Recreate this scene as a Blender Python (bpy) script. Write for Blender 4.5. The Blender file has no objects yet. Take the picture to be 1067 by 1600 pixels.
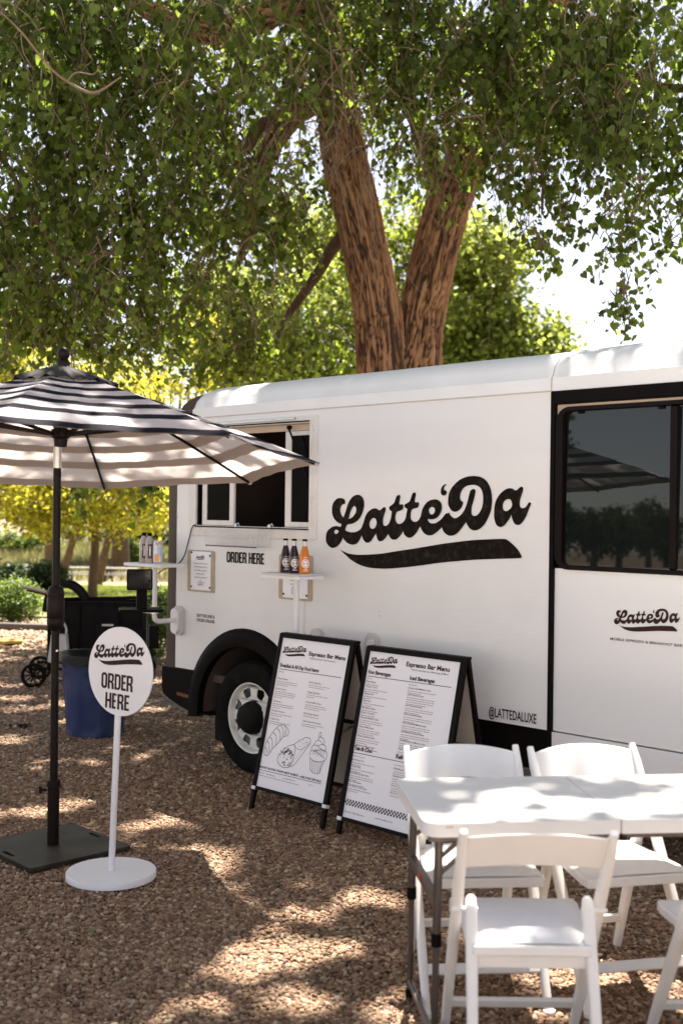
import bpy, bmesh, math, random
import numpy as np
from mathutils import Vector, Matrix, noise
from mathutils.geometry import tessellate_polygon

random.seed(7); rng = np.random.default_rng(11)
SC = bpy.context.scene
COL = SC.collection
R = math.radians
TAU = math.tau

# ------------------------------------------------------------------ camera
FPX = 1800.0; EYE = 1.68; ROLL = 0.012
cam = bpy.data.cameras.new('camera'); camo = bpy.data.objects.new('camera', cam); COL.objects.link(camo)
cam.sensor_fit = 'VERTICAL'; cam.sensor_height = 36.0; cam.lens = 36.0 * FPX / 1600.0
cam.clip_start = 0.05; cam.clip_end = 900.0
cx_ = Vector((1, 0, ROLL)).normalized(); cz_ = Vector((0, -1, 3 / FPX)).normalized(); cy_ = cz_.cross(cx_).normalized(); cx_ = cy_.cross(cz_)
M = Matrix((cx_, cy_, cz_)).transposed().to_4x4(); M.translation = (0, 0, EYE)
camo.matrix_world = M
cam.dof.use_dof = True; cam.dof.focus_distance = 6.3; cam.dof.aperture_fstop = 2.4; cam.dof.aperture_blades = 9
SC.camera = camo
SC.view_settings.view_transform = 'Standard'; SC.view_settings.look = 'None'
SC.view_settings.gamma = 1.0; SC.view_settings.exposure = 2.12

# ------------------------------------------------------------------ light
SUN_EL = R(63); SUN_AZ = R(9)          # azimuth from +Y towards +X
wd = bpy.data.worlds.new('World'); SC.world = wd; wd.use_nodes = True
nt = wd.node_tree; nt.nodes.clear()
sk = nt.nodes.new('ShaderNodeTexSky'); sk.sky_type = 'NISHITA'; sk.sun_disc = False
sk.sun_elevation = SUN_EL; sk.sun_rotation = SUN_AZ; sk.air_density = 1.0; sk.dust_density = 0.8; sk.ozone_density = 0.6; sk.altitude = 1500
hs = nt.nodes.new('ShaderNodeHueSaturation'); hs.inputs['Saturation'].default_value = 0.45
tn = nt.nodes.new('ShaderNodeMix'); tn.data_type = 'RGBA'; tn.blend_type = 'MULTIPLY'; tn.inputs[0].default_value = 1.0
tn.inputs[7].default_value = (1.0, 0.96, 0.945, 1)
bg = nt.nodes.new('ShaderNodeBackground'); bg.inputs['Strength'].default_value = 0.06
wo = nt.nodes.new('ShaderNodeOutputWorld')
nt.links.new(sk.outputs[0], hs.inputs['Color']); nt.links.new(hs.outputs[0], tn.inputs[6]); nt.links.new(tn.outputs[2], bg.inputs['Color']); nt.links.new(bg.outputs[0], wo.inputs[0])
sl = bpy.data.lights.new('sun', 'SUN'); sl.energy = 5.0; sl.angle = R(0.53); sl.color = (1.0, 0.93, 0.83)
so = bpy.data.objects.new('sun', sl); COL.objects.link(so)
sd = Vector((math.sin(SUN_AZ) * math.cos(SUN_EL), math.cos(SUN_AZ) * math.cos(SUN_EL), math.sin(SUN_EL)))
so.rotation_euler = sd.to_track_quat('Z', 'Y').to_euler(); so.location = sd * 60
SC.cycles.max_bounces = 8; SC.cycles.transparent_max_bounces = 8

# ------------------------------------------------------------------ survey helper: a pixel of the photograph at a distance Y -> a point in the place
def W(px, py, Y):
    u = (px - 533.5) / FPX; v = (800 - py) / FPX
    return Vector(((u - ROLL * v) * Y, Y, EYE + (u * ROLL + v - 3 / FPX) * Y))

# ------------------------------------------------------------------ lettering (built-in font turned into flat meshes once)
TEXTS = {}
def want(s, off=0.0): TEXTS.setdefault((s, off), None)
def bake_texts():
    objs = []
    for (s, off) in TEXTS:
        c = bpy.data.curves.new('t', 'FONT'); c.body = s; c.offset = off; c.resolution_u = 3; c.fill_mode = 'FRONT'
        o = bpy.data.objects.new('t', c); COL.objects.link(o); objs.append((o, s, off))
    bpy.context.view_layer.update(); dg = bpy.context.evaluated_depsgraph_get()
    for o, s, off in objs:
        e = o.evaluated_get(dg); me = e.to_mesh()
        vs = [(v.co.x, v.co.y) for v in me.vertices]; fs = [tuple(p.vertices) for p in me.polygons]
        x0 = min(v[0] for v in vs); x1 = max(v[0] for v in vs)
        TEXTS[(s, off)] = ([((x - x0) / (x1 - x0), y) for x, y in vs], fs, x1 - x0)
        e.to_mesh_clear()
    for o, s, off in objs:
        c = o.data; bpy.data.objects.remove(o); bpy.data.curves.remove(c)

# ------------------------------------------------------------------ mesh builder
class MB:
    def __init__(s): s.v = []; s.f = []; s.mi = []
    def add(s, vs, fs, mi=0):
        n = len(s.v); s.v += [tuple(v) for v in vs]; s.f += [tuple(i + n for i in f) for f in fs]; s.mi += [mi] * len(fs); return s
    def box(s, c, d, rot=None, mi=0):
        x, y, z = d[0] / 2, d[1] / 2, d[2] / 2
        vs = [Vector((a * x, b * y, e * z)) for a in (-1, 1) for b in (-1, 1) for e in (-1, 1)]
        if rot is not None: vs = [rot @ v for v in vs]
        vs = [v + Vector(c) for v in vs]
        return s.add(vs, [(0, 1, 3, 2), (4, 6, 7, 5), (0, 4, 5, 1), (2, 3, 7, 6), (0, 2, 6, 4), (1, 5, 7, 3)], mi)
    def bar(s, a, b, w, t, up=(0, 0, 1), mi=0):      # rectangular bar from a to b
        a = Vector(a); b = Vector(b); d = (b - a); L = d.length; d.normalize(); u = Vector(up)
        x = d.cross(u).normalized(); y = x.cross(d).normalized()
        rot = Matrix((x, d, y)).transposed()
        return s.box((a + b) / 2, (w, L, t), rot, mi)
    def tube(s, pts, r, n=8, caps=True, mi=0, flat=None):
        pts = [Vector(p) for p in pts]; m = len(pts); rs = r if isinstance(r, (list, tuple)) else [r] * m
        t0 = (pts[1] - pts[0]).normalized(); ref = Vector((0, 0, 1)) if abs(t0.z) < .9 else Vector((1, 0, 0))
        nx = t0.cross(ref).normalized(); vs = []
        for i, p in enumerate(pts):
            t = (pts[min(i + 1, m - 1)] - pts[max(i - 1, 0)]).normalized()
            nx = (nx - t * nx.dot(t)).normalized(); ny = t.cross(nx)
            for k in range(n):
                a = TAU * k / n; vs.append(p + (nx * math.cos(a) + ny * math.sin(a)) * rs[i])
        fs = [(i * n + k, i * n + (k + 1) % n, (i + 1) * n + (k + 1) % n, (i + 1) * n + k) for i in range(m - 1) for k in range(n)]
        if caps: fs += [tuple(range(n))[::-1], tuple(range((m - 1) * n, m * n))]
        return s.add(vs, fs, mi)
    def lathe(s, prof, n=24, c=(0, 0, 0), rot=None, mi=0, a0=0, a1=TAU):
        full = abs(a1 - a0 - TAU) < 1e-6; k1 = n if full else n + 1; vs = []
        for r, z in prof:
            for k in range(k1):
                a = a0 + (a1 - a0) * k / n; v = Vector((r * math.cos(a), r * math.sin(a), z))
                if rot is not None: v = rot @ v
                vs.append(v + Vector(c))
        fs = []
        for i in range(len(prof) - 1):
            for k in range(n):
                k2 = (k + 1) % k1; fs.append((i * k1 + k, i * k1 + k2, (i + 1) * k1 + k2, (i + 1) * k1 + k))
        return s.add(vs, fs, mi)
    def plate(s, loops, d0, d1, mp, mi=0):           # loops of 2D points, walls between depth d0 (front) and d1
        tri = tessellate_polygon([[Vector((x, y, 0)) for x, y in l] for l in loops]); flat = [p for l in loops for p in l]
        n = len(flat)
        fs = [tuple(t) for t in tri]
        if d1 is None: return s.add([mp(x, y, d0) for x, y in flat], fs, mi)
        vs = [mp(x, y, d0) for x, y in flat] + [mp(x, y, d1) for x, y in flat]
        fs += [tuple(i + n for i in t[::-1]) for t in tri]; b = 0
        for l in loops:
            m = len(l)
            for i in range(m): j = (i + 1) % m; fs.append((b + i, b + j, b + j + n, b + i + n))
            b += m
        return s.add(vs, fs, mi)
    def text(s, st, x0, z0, w, h, mp, d=0, off=0.0, mi=0):   # w: total width, h: cap height
        vs, fs, L = TEXTS[(st, off)]
        return s.add([mp(x0 + x * w, z0 + y / 0.73 * h, d) for x, y in vs], fs, mi)
    def stroke(s, pts, w, mp, d=0, mi=0):
        for (a, b) in zip(pts[:-1], pts[1:]):
            dx, dy = b[0] - a[0], b[1] - a[1]; L = math.hypot(dx, dy) or 1e-9; nx, ny = -dy / L * w / 2, dx / L * w / 2; ex, ey = dx / L * w * .3, dy / L * w * .3
            q = [(a[0] + nx - ex, a[1] + ny - ey), (a[0] - nx - ex, a[1] - ny - ey), (b[0] - nx + ex, b[1] - ny + ey), (b[0] + nx + ex, b[1] + ny + ey)]
            s.add([mp(x, y, d) for x, y in q], [(0, 1, 2, 3)], mi)
        return s
    def build(s, name, mat, parent=None, smooth=35, bevel=0, seg=2, recalc=True, label=None):
        me = bpy.data.meshes.new(name); me.from_pydata(s.v, [], s.f)
        mats = mat if isinstance(mat, (list, tuple)) else [mat]
        for m in mats: me.materials.append(m)
        if len(mats) > 1: me.polygons.foreach_set('material_index', s.mi)
        if recalc:
            bm = bmesh.new(); bm.from_mesh(me); bmesh.ops.recalc_face_normals(bm, faces=bm.faces); bm.to_mesh(me); bm.free()
        if smooth:
            me.polygons.foreach_set('use_smooth', [True] * len(me.polygons)); me.set_sharp_from_angle(angle=R(smooth))
        me.update()
        o = bpy.data.objects.new(name, me); COL.objects.link(o)
        if parent is not None: o.parent = parent
        if bevel:
            b = o.modifiers.new('bevel', 'BEVEL'); b.width = bevel; b.segments = seg; b.limit_method = 'ANGLE'; b.angle_limit = R(40)
        if label: o['label'] = label
        return o

def npmesh(name, verts, faces, mat, parent=None, smooth=False, attr=None):
    me = bpy.data.meshes.new(name); k = faces.shape[1]
    me.vertices.add(len(verts)); me.vertices.foreach_set('co', verts.astype(np.float32).ravel())
    me.loops.add(faces.size); me.loops.foreach_set('vertex_index', faces.astype(np.int32).ravel())
    me.polygons.add(len(faces)); me.polygons.foreach_set('loop_start', np.arange(0, faces.size, k, dtype=np.int32))
    if attr is not None:
        a = me.attributes.new('tint', 'FLOAT', 'POINT'); a.data.foreach_set('value', attr.astype(np.float32))
    me.materials.append(mat); me.update(calc_edges=True); me.validate()
    if smooth: me.polygons.foreach_set('use_smooth', [True] * len(me.polygons))
    o = bpy.data.objects.new(name, me); COL.objects.link(o)
    if parent is not None: o.parent = parent
    return o

def thing(name, label, cat, loc=(0, 0, 0), rz=0.0, group=None):
    o = bpy.data.objects.new(name, None); COL.objects.link(o); o.empty_display_size = .1
    o.location = loc; o.rotation_euler = (0, 0, rz); o['label'] = label; o['category'] = cat
    if group: o['group'] = group
    return o
def tag(o, label, cat, group=None):
    o['label'] = label; o['category'] = cat
    if group: o['group'] = group
    return o
def struct(o): o['kind'] = 'structure'; return o
def stuff(o, label=None, cat=None):
    o['kind'] = 'stuff'
    if label: o['label'] = label
    if cat: o['category'] = cat
    return o
def copy_tree(o, parent=None):
    c = o.copy(); COL.objects.link(c); c.parent = parent
    for ch in list(o.children): copy_tree(ch, c)
    return c

def catmull(pts, n=6, closed=False):
    P = [Vector(p) for p in pts]; m = len(P); out = []
    rngi = range(m) if closed else range(m - 1)
    for i in rngi:
        g = (lambda k: P[k % m]) if closed else (lambda k: P[max(0, min(m - 1, k))])
        p0, p1, p2, p3 = g(i - 1), g(i), g(i + 1), g(i + 2)
        for k in range(n):
            t = k / n; out.append(.5 * ((2 * p1) + (p2 - p0) * t + (2 * p0 - 5 * p1 + 4 * p2 - p3) * t * t + (3 * p1 - p0 - 3 * p2 + p3) * t ** 3))
    if not closed: out.append(P[-1])
    return out
def rrect(x0, y0, x1, y1, r, n=5):
    out = []
    for cx, cy, a in ((x1 - r, y1 - r, 0), (x0 + r, y1 - r, 90), (x0 + r, y0 + r, 180), (x1 - r, y0 + r, 270)):
        for k in range(n + 1):
            t = R(a + 90 * k / n); out.append((cx + r * math.cos(t), cy + r * math.sin(t)))
    return out
def circ(cx, cy, r, n=24, ry=None):
    return [(cx + r * math.cos(TAU * k / n), cy + (ry or r) * math.sin(TAU * k / n)) for k in range(n)]

# ------------------------------------------------------------------ materials
def mat(name, col, rough=.6, metal=0, var=.12, vscale=6, bump=0, bscale=60, coat=0, stretch=(1, 1, 1), trans=None, tfac=.4, spec=.5, rvar=0.0, dirt=None, attr=False, inst=0, alpha=None):
    m = bpy.data.materials.new(name); m.use_nodes = True; t = m.node_tree; b = t.nodes['Principled BSDF']; out = t.nodes['Material Output']
    L = t.links.new
    b.inputs['Roughness'].default_value = rough; b.inputs['Metallic'].default_value = metal
    b.inputs['Specular IOR Level'].default_value = spec
    if coat: b.inputs['Coat Weight'].default_value = coat; b.inputs['Coat Roughness'].default_value = .08
    tc = t.nodes.new('ShaderNodeTexCoord'); mp = t.nodes.new('ShaderNodeMapping'); mp.inputs['Scale'].default_value = stretch; L(tc.outputs['Object'], mp.inputs[0])
    nz = t.nodes.new('ShaderNodeTexNoise'); nz.inputs['Scale'].default_value = vscale; nz.inputs['Detail'].default_value = 5; L(mp.outputs[0], nz.inputs['Vector'])
    rp = t.nodes.new('ShaderNodeValToRGB'); rp.color_ramp.elements[0].position = .3; rp.color_ramp.elements[1].position = .7
    lo = [c * (1 - var) for c in col] + [1]; hi = [min(1, c * (1 + var)) for c in col] + [1]
    rp.color_ramp.elements[0].color = lo; rp.color_ramp.elements[1].color = hi
    L(nz.outputs['Fac'], rp.inputs[0]); cur = rp.outputs[0]
    if dirt:                                       # (colour, amount, scale) blotches
        dn = t.nodes.new('ShaderNodeTexNoise'); dn.inputs['Scale'].default_value = dirt[2]; dn.inputs['Detail'].default_value = 8; L(tc.outputs['Object'], dn.inputs['Vector'])
        dr = t.nodes.new('ShaderNodeMapRange'); dr.inputs[1].default_value = .5; dr.inputs[2].default_value = .75; dr.inputs[4].default_value = dirt[1]; L(dn.outputs['Fac'], dr.inputs[0])
        mx = t.nodes.new('ShaderNodeMix'); mx.data_type = 'RGBA'; L(dr.outputs[0], mx.inputs[0]); L(cur, mx.inputs[6]); mx.inputs[7].default_value = (*dirt[0], 1); cur = mx.outputs[2]
    if attr or inst:
        if attr: a = t.nodes.new('ShaderNodeAttribute'); a.attribute_name = 'tint'; src = a.outputs['Fac']
        else: a = t.nodes.new('ShaderNodeObjectInfo'); src = a.outputs['Random']
        mr = t.nodes.new('ShaderNodeMapRange'); k = inst or .65; mr.inputs[3].default_value = 1 - k; mr.inputs[4].default_value = 1 + k; L(src, mr.inputs[0])
        mm = t.nodes.new('ShaderNodeMix'); mm.data_type = 'RGBA'; mm.blend_type = 'MULTIPLY'; mm.inputs[0].default_value = 1; L(cur, mm.inputs[6]); L(mr.outputs[0], mm.inputs[7]); cur = mm.outputs[2]
    L(cur, b.inputs['Base Color'])
    if rvar:
        rr = t.nodes.new('ShaderNodeMapRange'); rr.inputs[3].default_value = max(.02, rough - rvar); rr.inputs[4].default_value = min(1, rough + rvar); L(nz.outputs['Fac'], rr.inputs[0]); L(rr.outputs[0], b.inputs['Roughness'])
    if bump:
        bn = t.nodes.new('ShaderNodeTexNoise'); bn.inputs['Scale'].default_value = bscale; bn.inputs['Detail'].default_value = 4; L(mp.outputs[0], bn.inputs['Vector'])
        bb = t.nodes.new('ShaderNodeBump'); bb.inputs['Strength'].default_value = bump; bb.inputs['Distance'].default_value = .01; L(bn.outputs['Fac'], bb.inputs['Height']); L(bb.outputs[0], b.inputs['Normal'])
    if trans:
        tr = t.nodes.new('ShaderNodeBsdfTranslucent'); ms = t.nodes.new('ShaderNodeMixShader'); ms.inputs[0].default_value = tfac
        tm = t.nodes.new('ShaderNodeMix'); tm.data_type = 'RGBA'; tm.blend_type = 'MULTIPLY'; tm.inputs[0].default_value = 1 if attr else 0; tm.inputs[6].default_value = (*trans, 1)
        if attr: L(mr.outputs[0], tm.inputs[7])
        L(tm.outputs[2], tr.inputs[0]); L(b.outputs[0], ms.inputs[1]); L(tr.outputs[0], ms.inputs[2]); L(ms.outputs[0], out.inputs[0])
    return m

M_ = {}
M_['paint'] = mat('truck_white_paint', (.80, .775, .75), .38, var=.025, vscale=1.6, bump=.10, bscale=40, stretch=(.25, 1, 3.2), dirt=((.62, .55, .48), .16, 2.2), rvar=.06)
M_['gloss'] = mat('door_white_enamel', (.80, .78, .765), .30, var=.02, vscale=1.2, coat=.7, dirt=((.62, .56, .50), .10, 2.0))
M_['roofp'] = mat('roof_white_fibreglass', (.80, .785, .765), .5, var=.03, vscale=2.5, bump=.05, bscale=8, dirt=((.60, .55, .48), .2, 3))
M_['alu'] = mat('white_window_trim', (.74, .70, .64), .42, var=.04, vscale=8, dirt=((.45, .38, .3), .3, 9))
M_['brown'] = mat('dark_brown_fender_plastic', (.055, .033, .022), .5, spec=.3, var=.2, vscale=5, bump=.15, bscale=120, dirt=((.14, .10, .07), .35, 4))
M_['black'] = mat('black_trim', (.005, .0035, .003), .55, spec=.07, var=.25, vscale=7, bump=.05, bscale=90)
M_['gasket'] = mat('window_gasket_rubber', (.008, .005, .0045), .55, var=.2, vscale=9, spec=.1)
M_['glass'] = mat('tinted_window_glass', (.008, .010, .009), .015, var=.1, vscale=2, spec=.5)
M_['sashglass'] = mat('sash_window_glass', (.005, .004, .003), .08, var=.2, vscale=4, spec=.02)
M_['inside'] = mat('truck_interior_lining', (.10, .065, .05), .8, var=.3, vscale=2)
M_['tan'] = mat('varnished_tan_lintel', (.62, .47, .33), .45, var=.12, vscale=14, stretch=(.2, 1, 1))
M_['tyre'] = mat('tyre_rubber', (.007, .006, .005), .85, spec=.12, var=.25, vscale=12, bump=.25, bscale=150, dirt=((.04, .028, .02), .25, 6))
M_['rim'] = mat('white_steel_rim', (.80, .77, .71), .4, var=.05, vscale=9, dirt=((.30, .20, .13), .3, 12))
M_['rubber'] = mat('black_rubber_sheet', (.009, .007, .006), .85, spec=.2, var=.3, vscale=6, bump=.4, bscale=30)
M_['amber'] = mat('dull_amber_lens', (.16, .035, .012), .3, var=.15, vscale=9)
M_['ink'] = mat('black_vinyl_lettering', (.007, .0045, .003), .6, var=.4, vscale=22, spec=.1, dirt=((.075, .05, .03), .45, 26))
M_['ink2'] = mat('dark_brown_print', (.035, .013, .008), .6, spec=.2, var=.15, vscale=20)
M_['greyink'] = mat('grey_brown_small_print', (.40, .31, .29), .7, var=.15, vscale=20)
M_['paper'] = mat('white_poster_print', (.92, .885, .90), .42, var=.02, vscale=2, bump=.02, bscale=10)
M_['sheetp'] = mat('white_paper', (.9, .87, .885), .7, var=.03, vscale=6)
M_['clip'] = mat('tan_hardboard', (.46, .36, .24), .6, var=.12, vscale=20, bump=.05, bscale=150)
M_['frame'] = mat('black_steel_sign_frame', (.007, .0042, .0036), .5, spec=.09, var=.2, vscale=8, bump=.03, bscale=120)
M_['boardback'] = mat('beige_board_back', (.62, .53, .45), .6, var=.06, vscale=4)
M_['white'] = mat('white_powder_coat', (.80, .77, .77), .38, var=.03, vscale=5, bump=.03, bscale=40)
M_['resin'] = mat('white_resin_chair', (.84, .80, .76), .35, var=.03, vscale=4, bump=.03, bscale=60, dirt=((.60, .5, .4), .12, 10))
M_['pad'] = mat('white_vinyl_seat_pad', (.82, .80, .79), .45, var=.03, vscale=6, bump=.08, bscale=90)
M_['table'] = mat('white_plastic_table', (.82, .79, .75), .36, var=.025, vscale=5, bump=.10, bscale=140, dirt=((.6, .5, .4), .12, 7))
M_['steel'] = mat('dark_grey_painted_steel', (.10, .08, .07), .35, metal=.5, var=.15, vscale=12, dirt=((.18, .11, .07), .4, 30))
M_['pole'] = mat('bronze_black_pole', (.009, .0052, .0036), .45, spec=.15, var=.2, vscale=7, dirt=((.035, .022, .015), .3, 10))
M_['silver'] = mat('brushed_silver_collar', (.62, .60, .58), .3, metal=.85, var=.1, vscale=9)
M_['chrome'] = mat('zinc_steel', (.5, .48, .46), .3, metal=.9, var=.15, vscale=20)
M_['navy'] = mat('navy_black_canvas_stripe', (.012, .010, .018), .9, spec=.1, var=.25, vscale=5, bump=.15, bscale=400, dirt=((.05, .045, .045), .35, 2.5))
M_['cwhite'] = mat('white_canvas_stripe', (.80, .77, .80), .85, var=.04, vscale=5, bump=.15, bscale=400, trans=(.96, .90, .86), tfac=.6)
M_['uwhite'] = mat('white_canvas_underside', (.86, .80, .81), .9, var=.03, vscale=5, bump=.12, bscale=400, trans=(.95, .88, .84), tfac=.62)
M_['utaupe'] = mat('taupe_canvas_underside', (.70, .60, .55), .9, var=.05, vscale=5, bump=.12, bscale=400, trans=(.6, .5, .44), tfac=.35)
M_['vent'] = mat('grey_black_vent_canvas', (.030, .024, .024), .8, var=.3, vscale=6, bump=.3, bscale=30)
M_['bin'] = mat('blue_bin_plastic', (.022, .036, .105), .45, spec=.3, var=.12, vscale=5, bump=.1, bscale=90, dirt=((.10, .10, .12), .35, 5))
M_['bag'] = mat('black_bin_liner', (.008, .007, .007), .4, spec=.2, var=.3, vscale=9, bump=.8, bscale=18)
M_['cloth'] = mat('black_wagon_fabric', (.012, .009, .009), .9, spec=.15, var=.3, vscale=8, bump=.5, bscale=40)
M_['wood'] = mat('brown_varnished_edge', (.22, .10, .05), .4, var=.2, vscale=20)
M_['jug'] = mat('cloudy_white_plastic', (.70, .67, .64), .35, var=.04, vscale=6, trans=(.7, .66, .6), tfac=.3)
M_['cola'] = mat('dark_cherry_soda_bottle', (.035, .006, .008), .08, var=.3, vscale=10, coat=.5)
M_['orange'] = mat('orange_soda_bottle', (.85, .28, .02), .08, var=.08, vscale=10, coat=.5, trans=(.9, .3, .02), tfac=.3)
M_['clear'] = mat('clear_bottle_neck', (.62, .58, .55), .1, var=.05, vscale=9, coat=.4)
M_['can'] = mat('pale_silver_can', (.66, .66, .68), .32, metal=.35, var=.15, vscale=30)
M_['peach'] = mat('orange_fruit_print', (.80, .32, .08), .4, var=.1, vscale=20)
M_['paleblue'] = mat('pale_blue_print', (.45, .58, .66), .4, var=.1, vscale=20)
M_['water'] = mat('amber_water_bottle', (.40, .34, .29), .06, var=.2, vscale=12, coat=.5)
M_['maroon'] = mat('dark_maroon_label', (.05, .012, .012), .45, var=.1, vscale=20)
M_['screen'] = mat('black_tablet_screen', (.008, .009, .010), .06, var=.3, vscale=14, coat=.4)
M_['cable'] = mat('black_cable_rubber', (.015, .013, .012), .5)
M_['grip'] = mat('white_coated_wire', (.78, .75, .72), .4, var=.03)
M_['stainless'] = mat('cast_grey_plate', (.58, .56, .53), .4, var=.06, vscale=14)
M_['yellow'] = mat('yellow_fabric_strip', (.50, .29, .05), .7, var=.1, vscale=9)
M_['timber'] = mat('weathered_timber', (.085, .07, .06), .85, var=.3, vscale=9, bump=.4, bscale=30, stretch=(.2, 1, 1))
M_['picnic'] = mat('sun_bleached_picnic_wood', (.27, .24, .22), .8, var=.2, vscale=6, stretch=(.2, 1, 1))
M_['picnicd'] = mat('dark_picnic_frame', (.04, .03, .025), .8, var=.2, vscale=6)
M_['twig'] = mat('pale_bare_twig', (.17, .115, .07), .8, var=.3, vscale=8)
M_['branch'] = mat('dark_branch_bark', (.10, .058, .032), .9, var=.35, vscale=9, bump=.7, bscale=30)
M_['leaf'] = mat('cottonwood_leaf', (.052, .074, .018), .42, var=.4, vscale=.8, trans=(.27, .37, .04), tfac=.46, attr=True, spec=.25)
M_['leafbg'] = mat('distant_green_leaf', (.11, .135, .028), .5, var=.35, vscale=.45, spec=.25, trans=(.42, .48, .09), tfac=.5, attr=True)
M_['leafyel'] = mat('yellow_locust_leaf', (.24, .24, .04), .5, var=.45, vscale=1.1, spec=.25, trans=(.66, .60, .06), tfac=.5, attr=True)
M_['leafsh'] = mat('shrub_leaf', (.085, .13, .030), .45, var=.3, vscale=2, trans=(.30, .42, .06), tfac=.35, attr=True)
M_['leafdk'] = mat('dark_hedge_leaf', (.035, .055, .018), .5, var=.3, vscale=1, trans=(.08, .14, .02), tfac=.3, attr=True)
M_['grass'] = mat('lawn_grass', (.17, .165, .06), .7, var=.3, vscale=.5, trans=(.3, .4, .06), tfac=.35, attr=True)
M_['dry'] = mat('dry_meadow_grass', (.15, .14, .055), .8, var=.45, vscale=.15, trans=(.34, .32, .12), tfac=.3, attr=True)
M_['litter'] = mat('dry_fallen_leaf', (.30, .20, .10), .8, var=.35, vscale=3, attr=True)

def bark_mat():
    m = bpy.data.materials.new('cottonwood_bark'); m.use_nodes = True; t = m.node_tree; b = t.nodes['Principled BSDF']; L = t.links.new
    tc = t.nodes.new('ShaderNodeTexCoord'); mp = t.nodes.new('ShaderNodeMapping'); mp.inputs['Scale'].default_value = (1, 1, .22); L(tc.outputs['Object'], mp.inputs[0])
    n1 = t.nodes.new('ShaderNodeTexNoise'); n1.inputs['Scale'].default_value = 9; n1.inputs['Detail'].default_value = 8; n1.inputs['Roughness'].default_value = .65; L(mp.outputs[0], n1.inputs['Vector'])
    vo = t.nodes.new('ShaderNodeTexVoronoi'); vo.feature = 'DISTANCE_TO_EDGE'; vo.inputs['Scale'].default_value = 14; L(mp.outputs[0], vo.inputs['Vector'])
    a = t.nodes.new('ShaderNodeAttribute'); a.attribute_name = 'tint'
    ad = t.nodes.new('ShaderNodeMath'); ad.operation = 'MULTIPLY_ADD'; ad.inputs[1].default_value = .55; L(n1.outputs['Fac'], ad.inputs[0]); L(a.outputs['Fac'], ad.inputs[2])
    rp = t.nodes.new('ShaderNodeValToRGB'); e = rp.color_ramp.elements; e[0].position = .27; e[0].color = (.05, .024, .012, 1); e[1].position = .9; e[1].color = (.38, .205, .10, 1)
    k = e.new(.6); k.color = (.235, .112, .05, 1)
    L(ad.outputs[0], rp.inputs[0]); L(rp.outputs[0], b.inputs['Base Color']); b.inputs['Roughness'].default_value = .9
    bp = t.nodes.new('ShaderNodeBump'); bp.inputs['Strength'].default_value = .9; bp.inputs['Distance'].default_value = .02
    mu = t.nodes.new('ShaderNodeMath'); mu.operation = 'MULTIPLY_ADD'; mu.inputs[1].default_value = 1.2; L(vo.outputs['Distance'], mu.inputs[0]); L(n1.outputs['Fac'], mu.inputs[2]); L(mu.outputs[0], bp.inputs['Height']); L(bp.outputs[0], b.inputs['Normal'])
    return m
M_['bark'] = bark_mat()

def ground_mat():
    m = bpy.data.materials.new('gravel_ground'); m.use_nodes = True; t = m.node_tree; b = t.nodes['Principled BSDF']; L = t.links.new
    tc = t.nodes.new('ShaderNodeTexCoord')
    vo = t.nodes.new('ShaderNodeTexVoronoi'); vo.inputs['Scale'].default_value = 38; L(tc.outputs['Object'], vo.inputs['Vector'])
    n1 = t.nodes.new('ShaderNodeTexNoise'); n1.inputs['Scale'].default_value = .7; n1.inputs['Detail'].default_value = 6; L(tc.outputs['Object'], n1.inputs['Vector'])
    sp = t.nodes.new('ShaderNodeSeparateColor'); L(vo.outputs['Color'], sp.inputs[0])
    rp = t.nodes.new('ShaderNodeValToRGB'); e = rp.color_ramp.elements; e[0].color = (.09, .055, .033, 1); e[1].color = (.36, .27, .19, 1); k = e.new(.5); k.color = (.20, .13, .085, 1)
    L(sp.outputs[0], rp.inputs[0])
    mx = t.nodes.new('ShaderNodeMix'); mx.data_type = 'RGBA'; mx.blend_type = 'MULTIPLY'; mx.inputs[0].default_value = .5; L(rp.outputs[0], mx.inputs[6]); L(n1.outputs['Fac'], mx.inputs[7])
    ga = t.nodes.new('ShaderNodeGamma'); ga.inputs[1].default_value = .95; L(mx.outputs[2], ga.inputs[0]); L(ga.outputs[0], b.inputs['Base Color']); b.inputs['Roughness'].default_value = .9
    bp = t.nodes.new('ShaderNodeBump'); bp.inputs['Strength'].default_value = 1; bp.inputs['Distance'].default_value = .02; bp.invert = True; L(vo.outputs['Distance'], bp.inputs['Height']); L(bp.outputs[0], b.inputs['Normal'])
    return m
M_['gravel'] = ground_mat()
def stone_mat():
    m = bpy.data.materials.new('gravel_stone'); m.use_nodes = True; t = m.node_tree; b = t.nodes['Principled BSDF']; L = t.links.new
    oi = t.nodes.new('ShaderNodeObjectInfo'); rp = t.nodes.new('ShaderNodeValToRGB'); e = rp.color_ramp.elements
    e[0].color = (.095, .05, .026, 1); e[1].color = (.50, .37, .235, 1)
    for p, c in ((.25, (.185, .10, .052)), (.5, (.275, .167, .092)), (.7, (.245, .128, .070)), (.85, (.35, .24, .145))): k = e.new(p); k.color = (*c, 1)
    L(oi.outputs['Random'], rp.inputs[0])
    tc = t.nodes.new('ShaderNodeTexCoord'); nz = t.nodes.new('ShaderNodeTexNoise'); nz.inputs['Scale'].default_value = 3; L(tc.outputs['Object'], nz.inputs['Vector'])
    mr = t.nodes.new('ShaderNodeMapRange'); mr.inputs[3].default_value = .7; mr.inputs[4].default_value = 1.3; L(nz.outputs['Fac'], mr.inputs[0])
    mx = t.nodes.new('ShaderNodeMix'); mx.data_type = 'RGBA'; mx.blend_type = 'MULTIPLY'; mx.inputs[0].default_value = 1; L(rp.outputs[0], mx.inputs[6]); L(mr.outputs[0], mx.inputs[7]); L(mx.outputs[2], b.inputs['Base Color'])
    b.inputs['Roughness'].default_value = .72
    return m
M_['stone'] = stone_mat()
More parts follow.
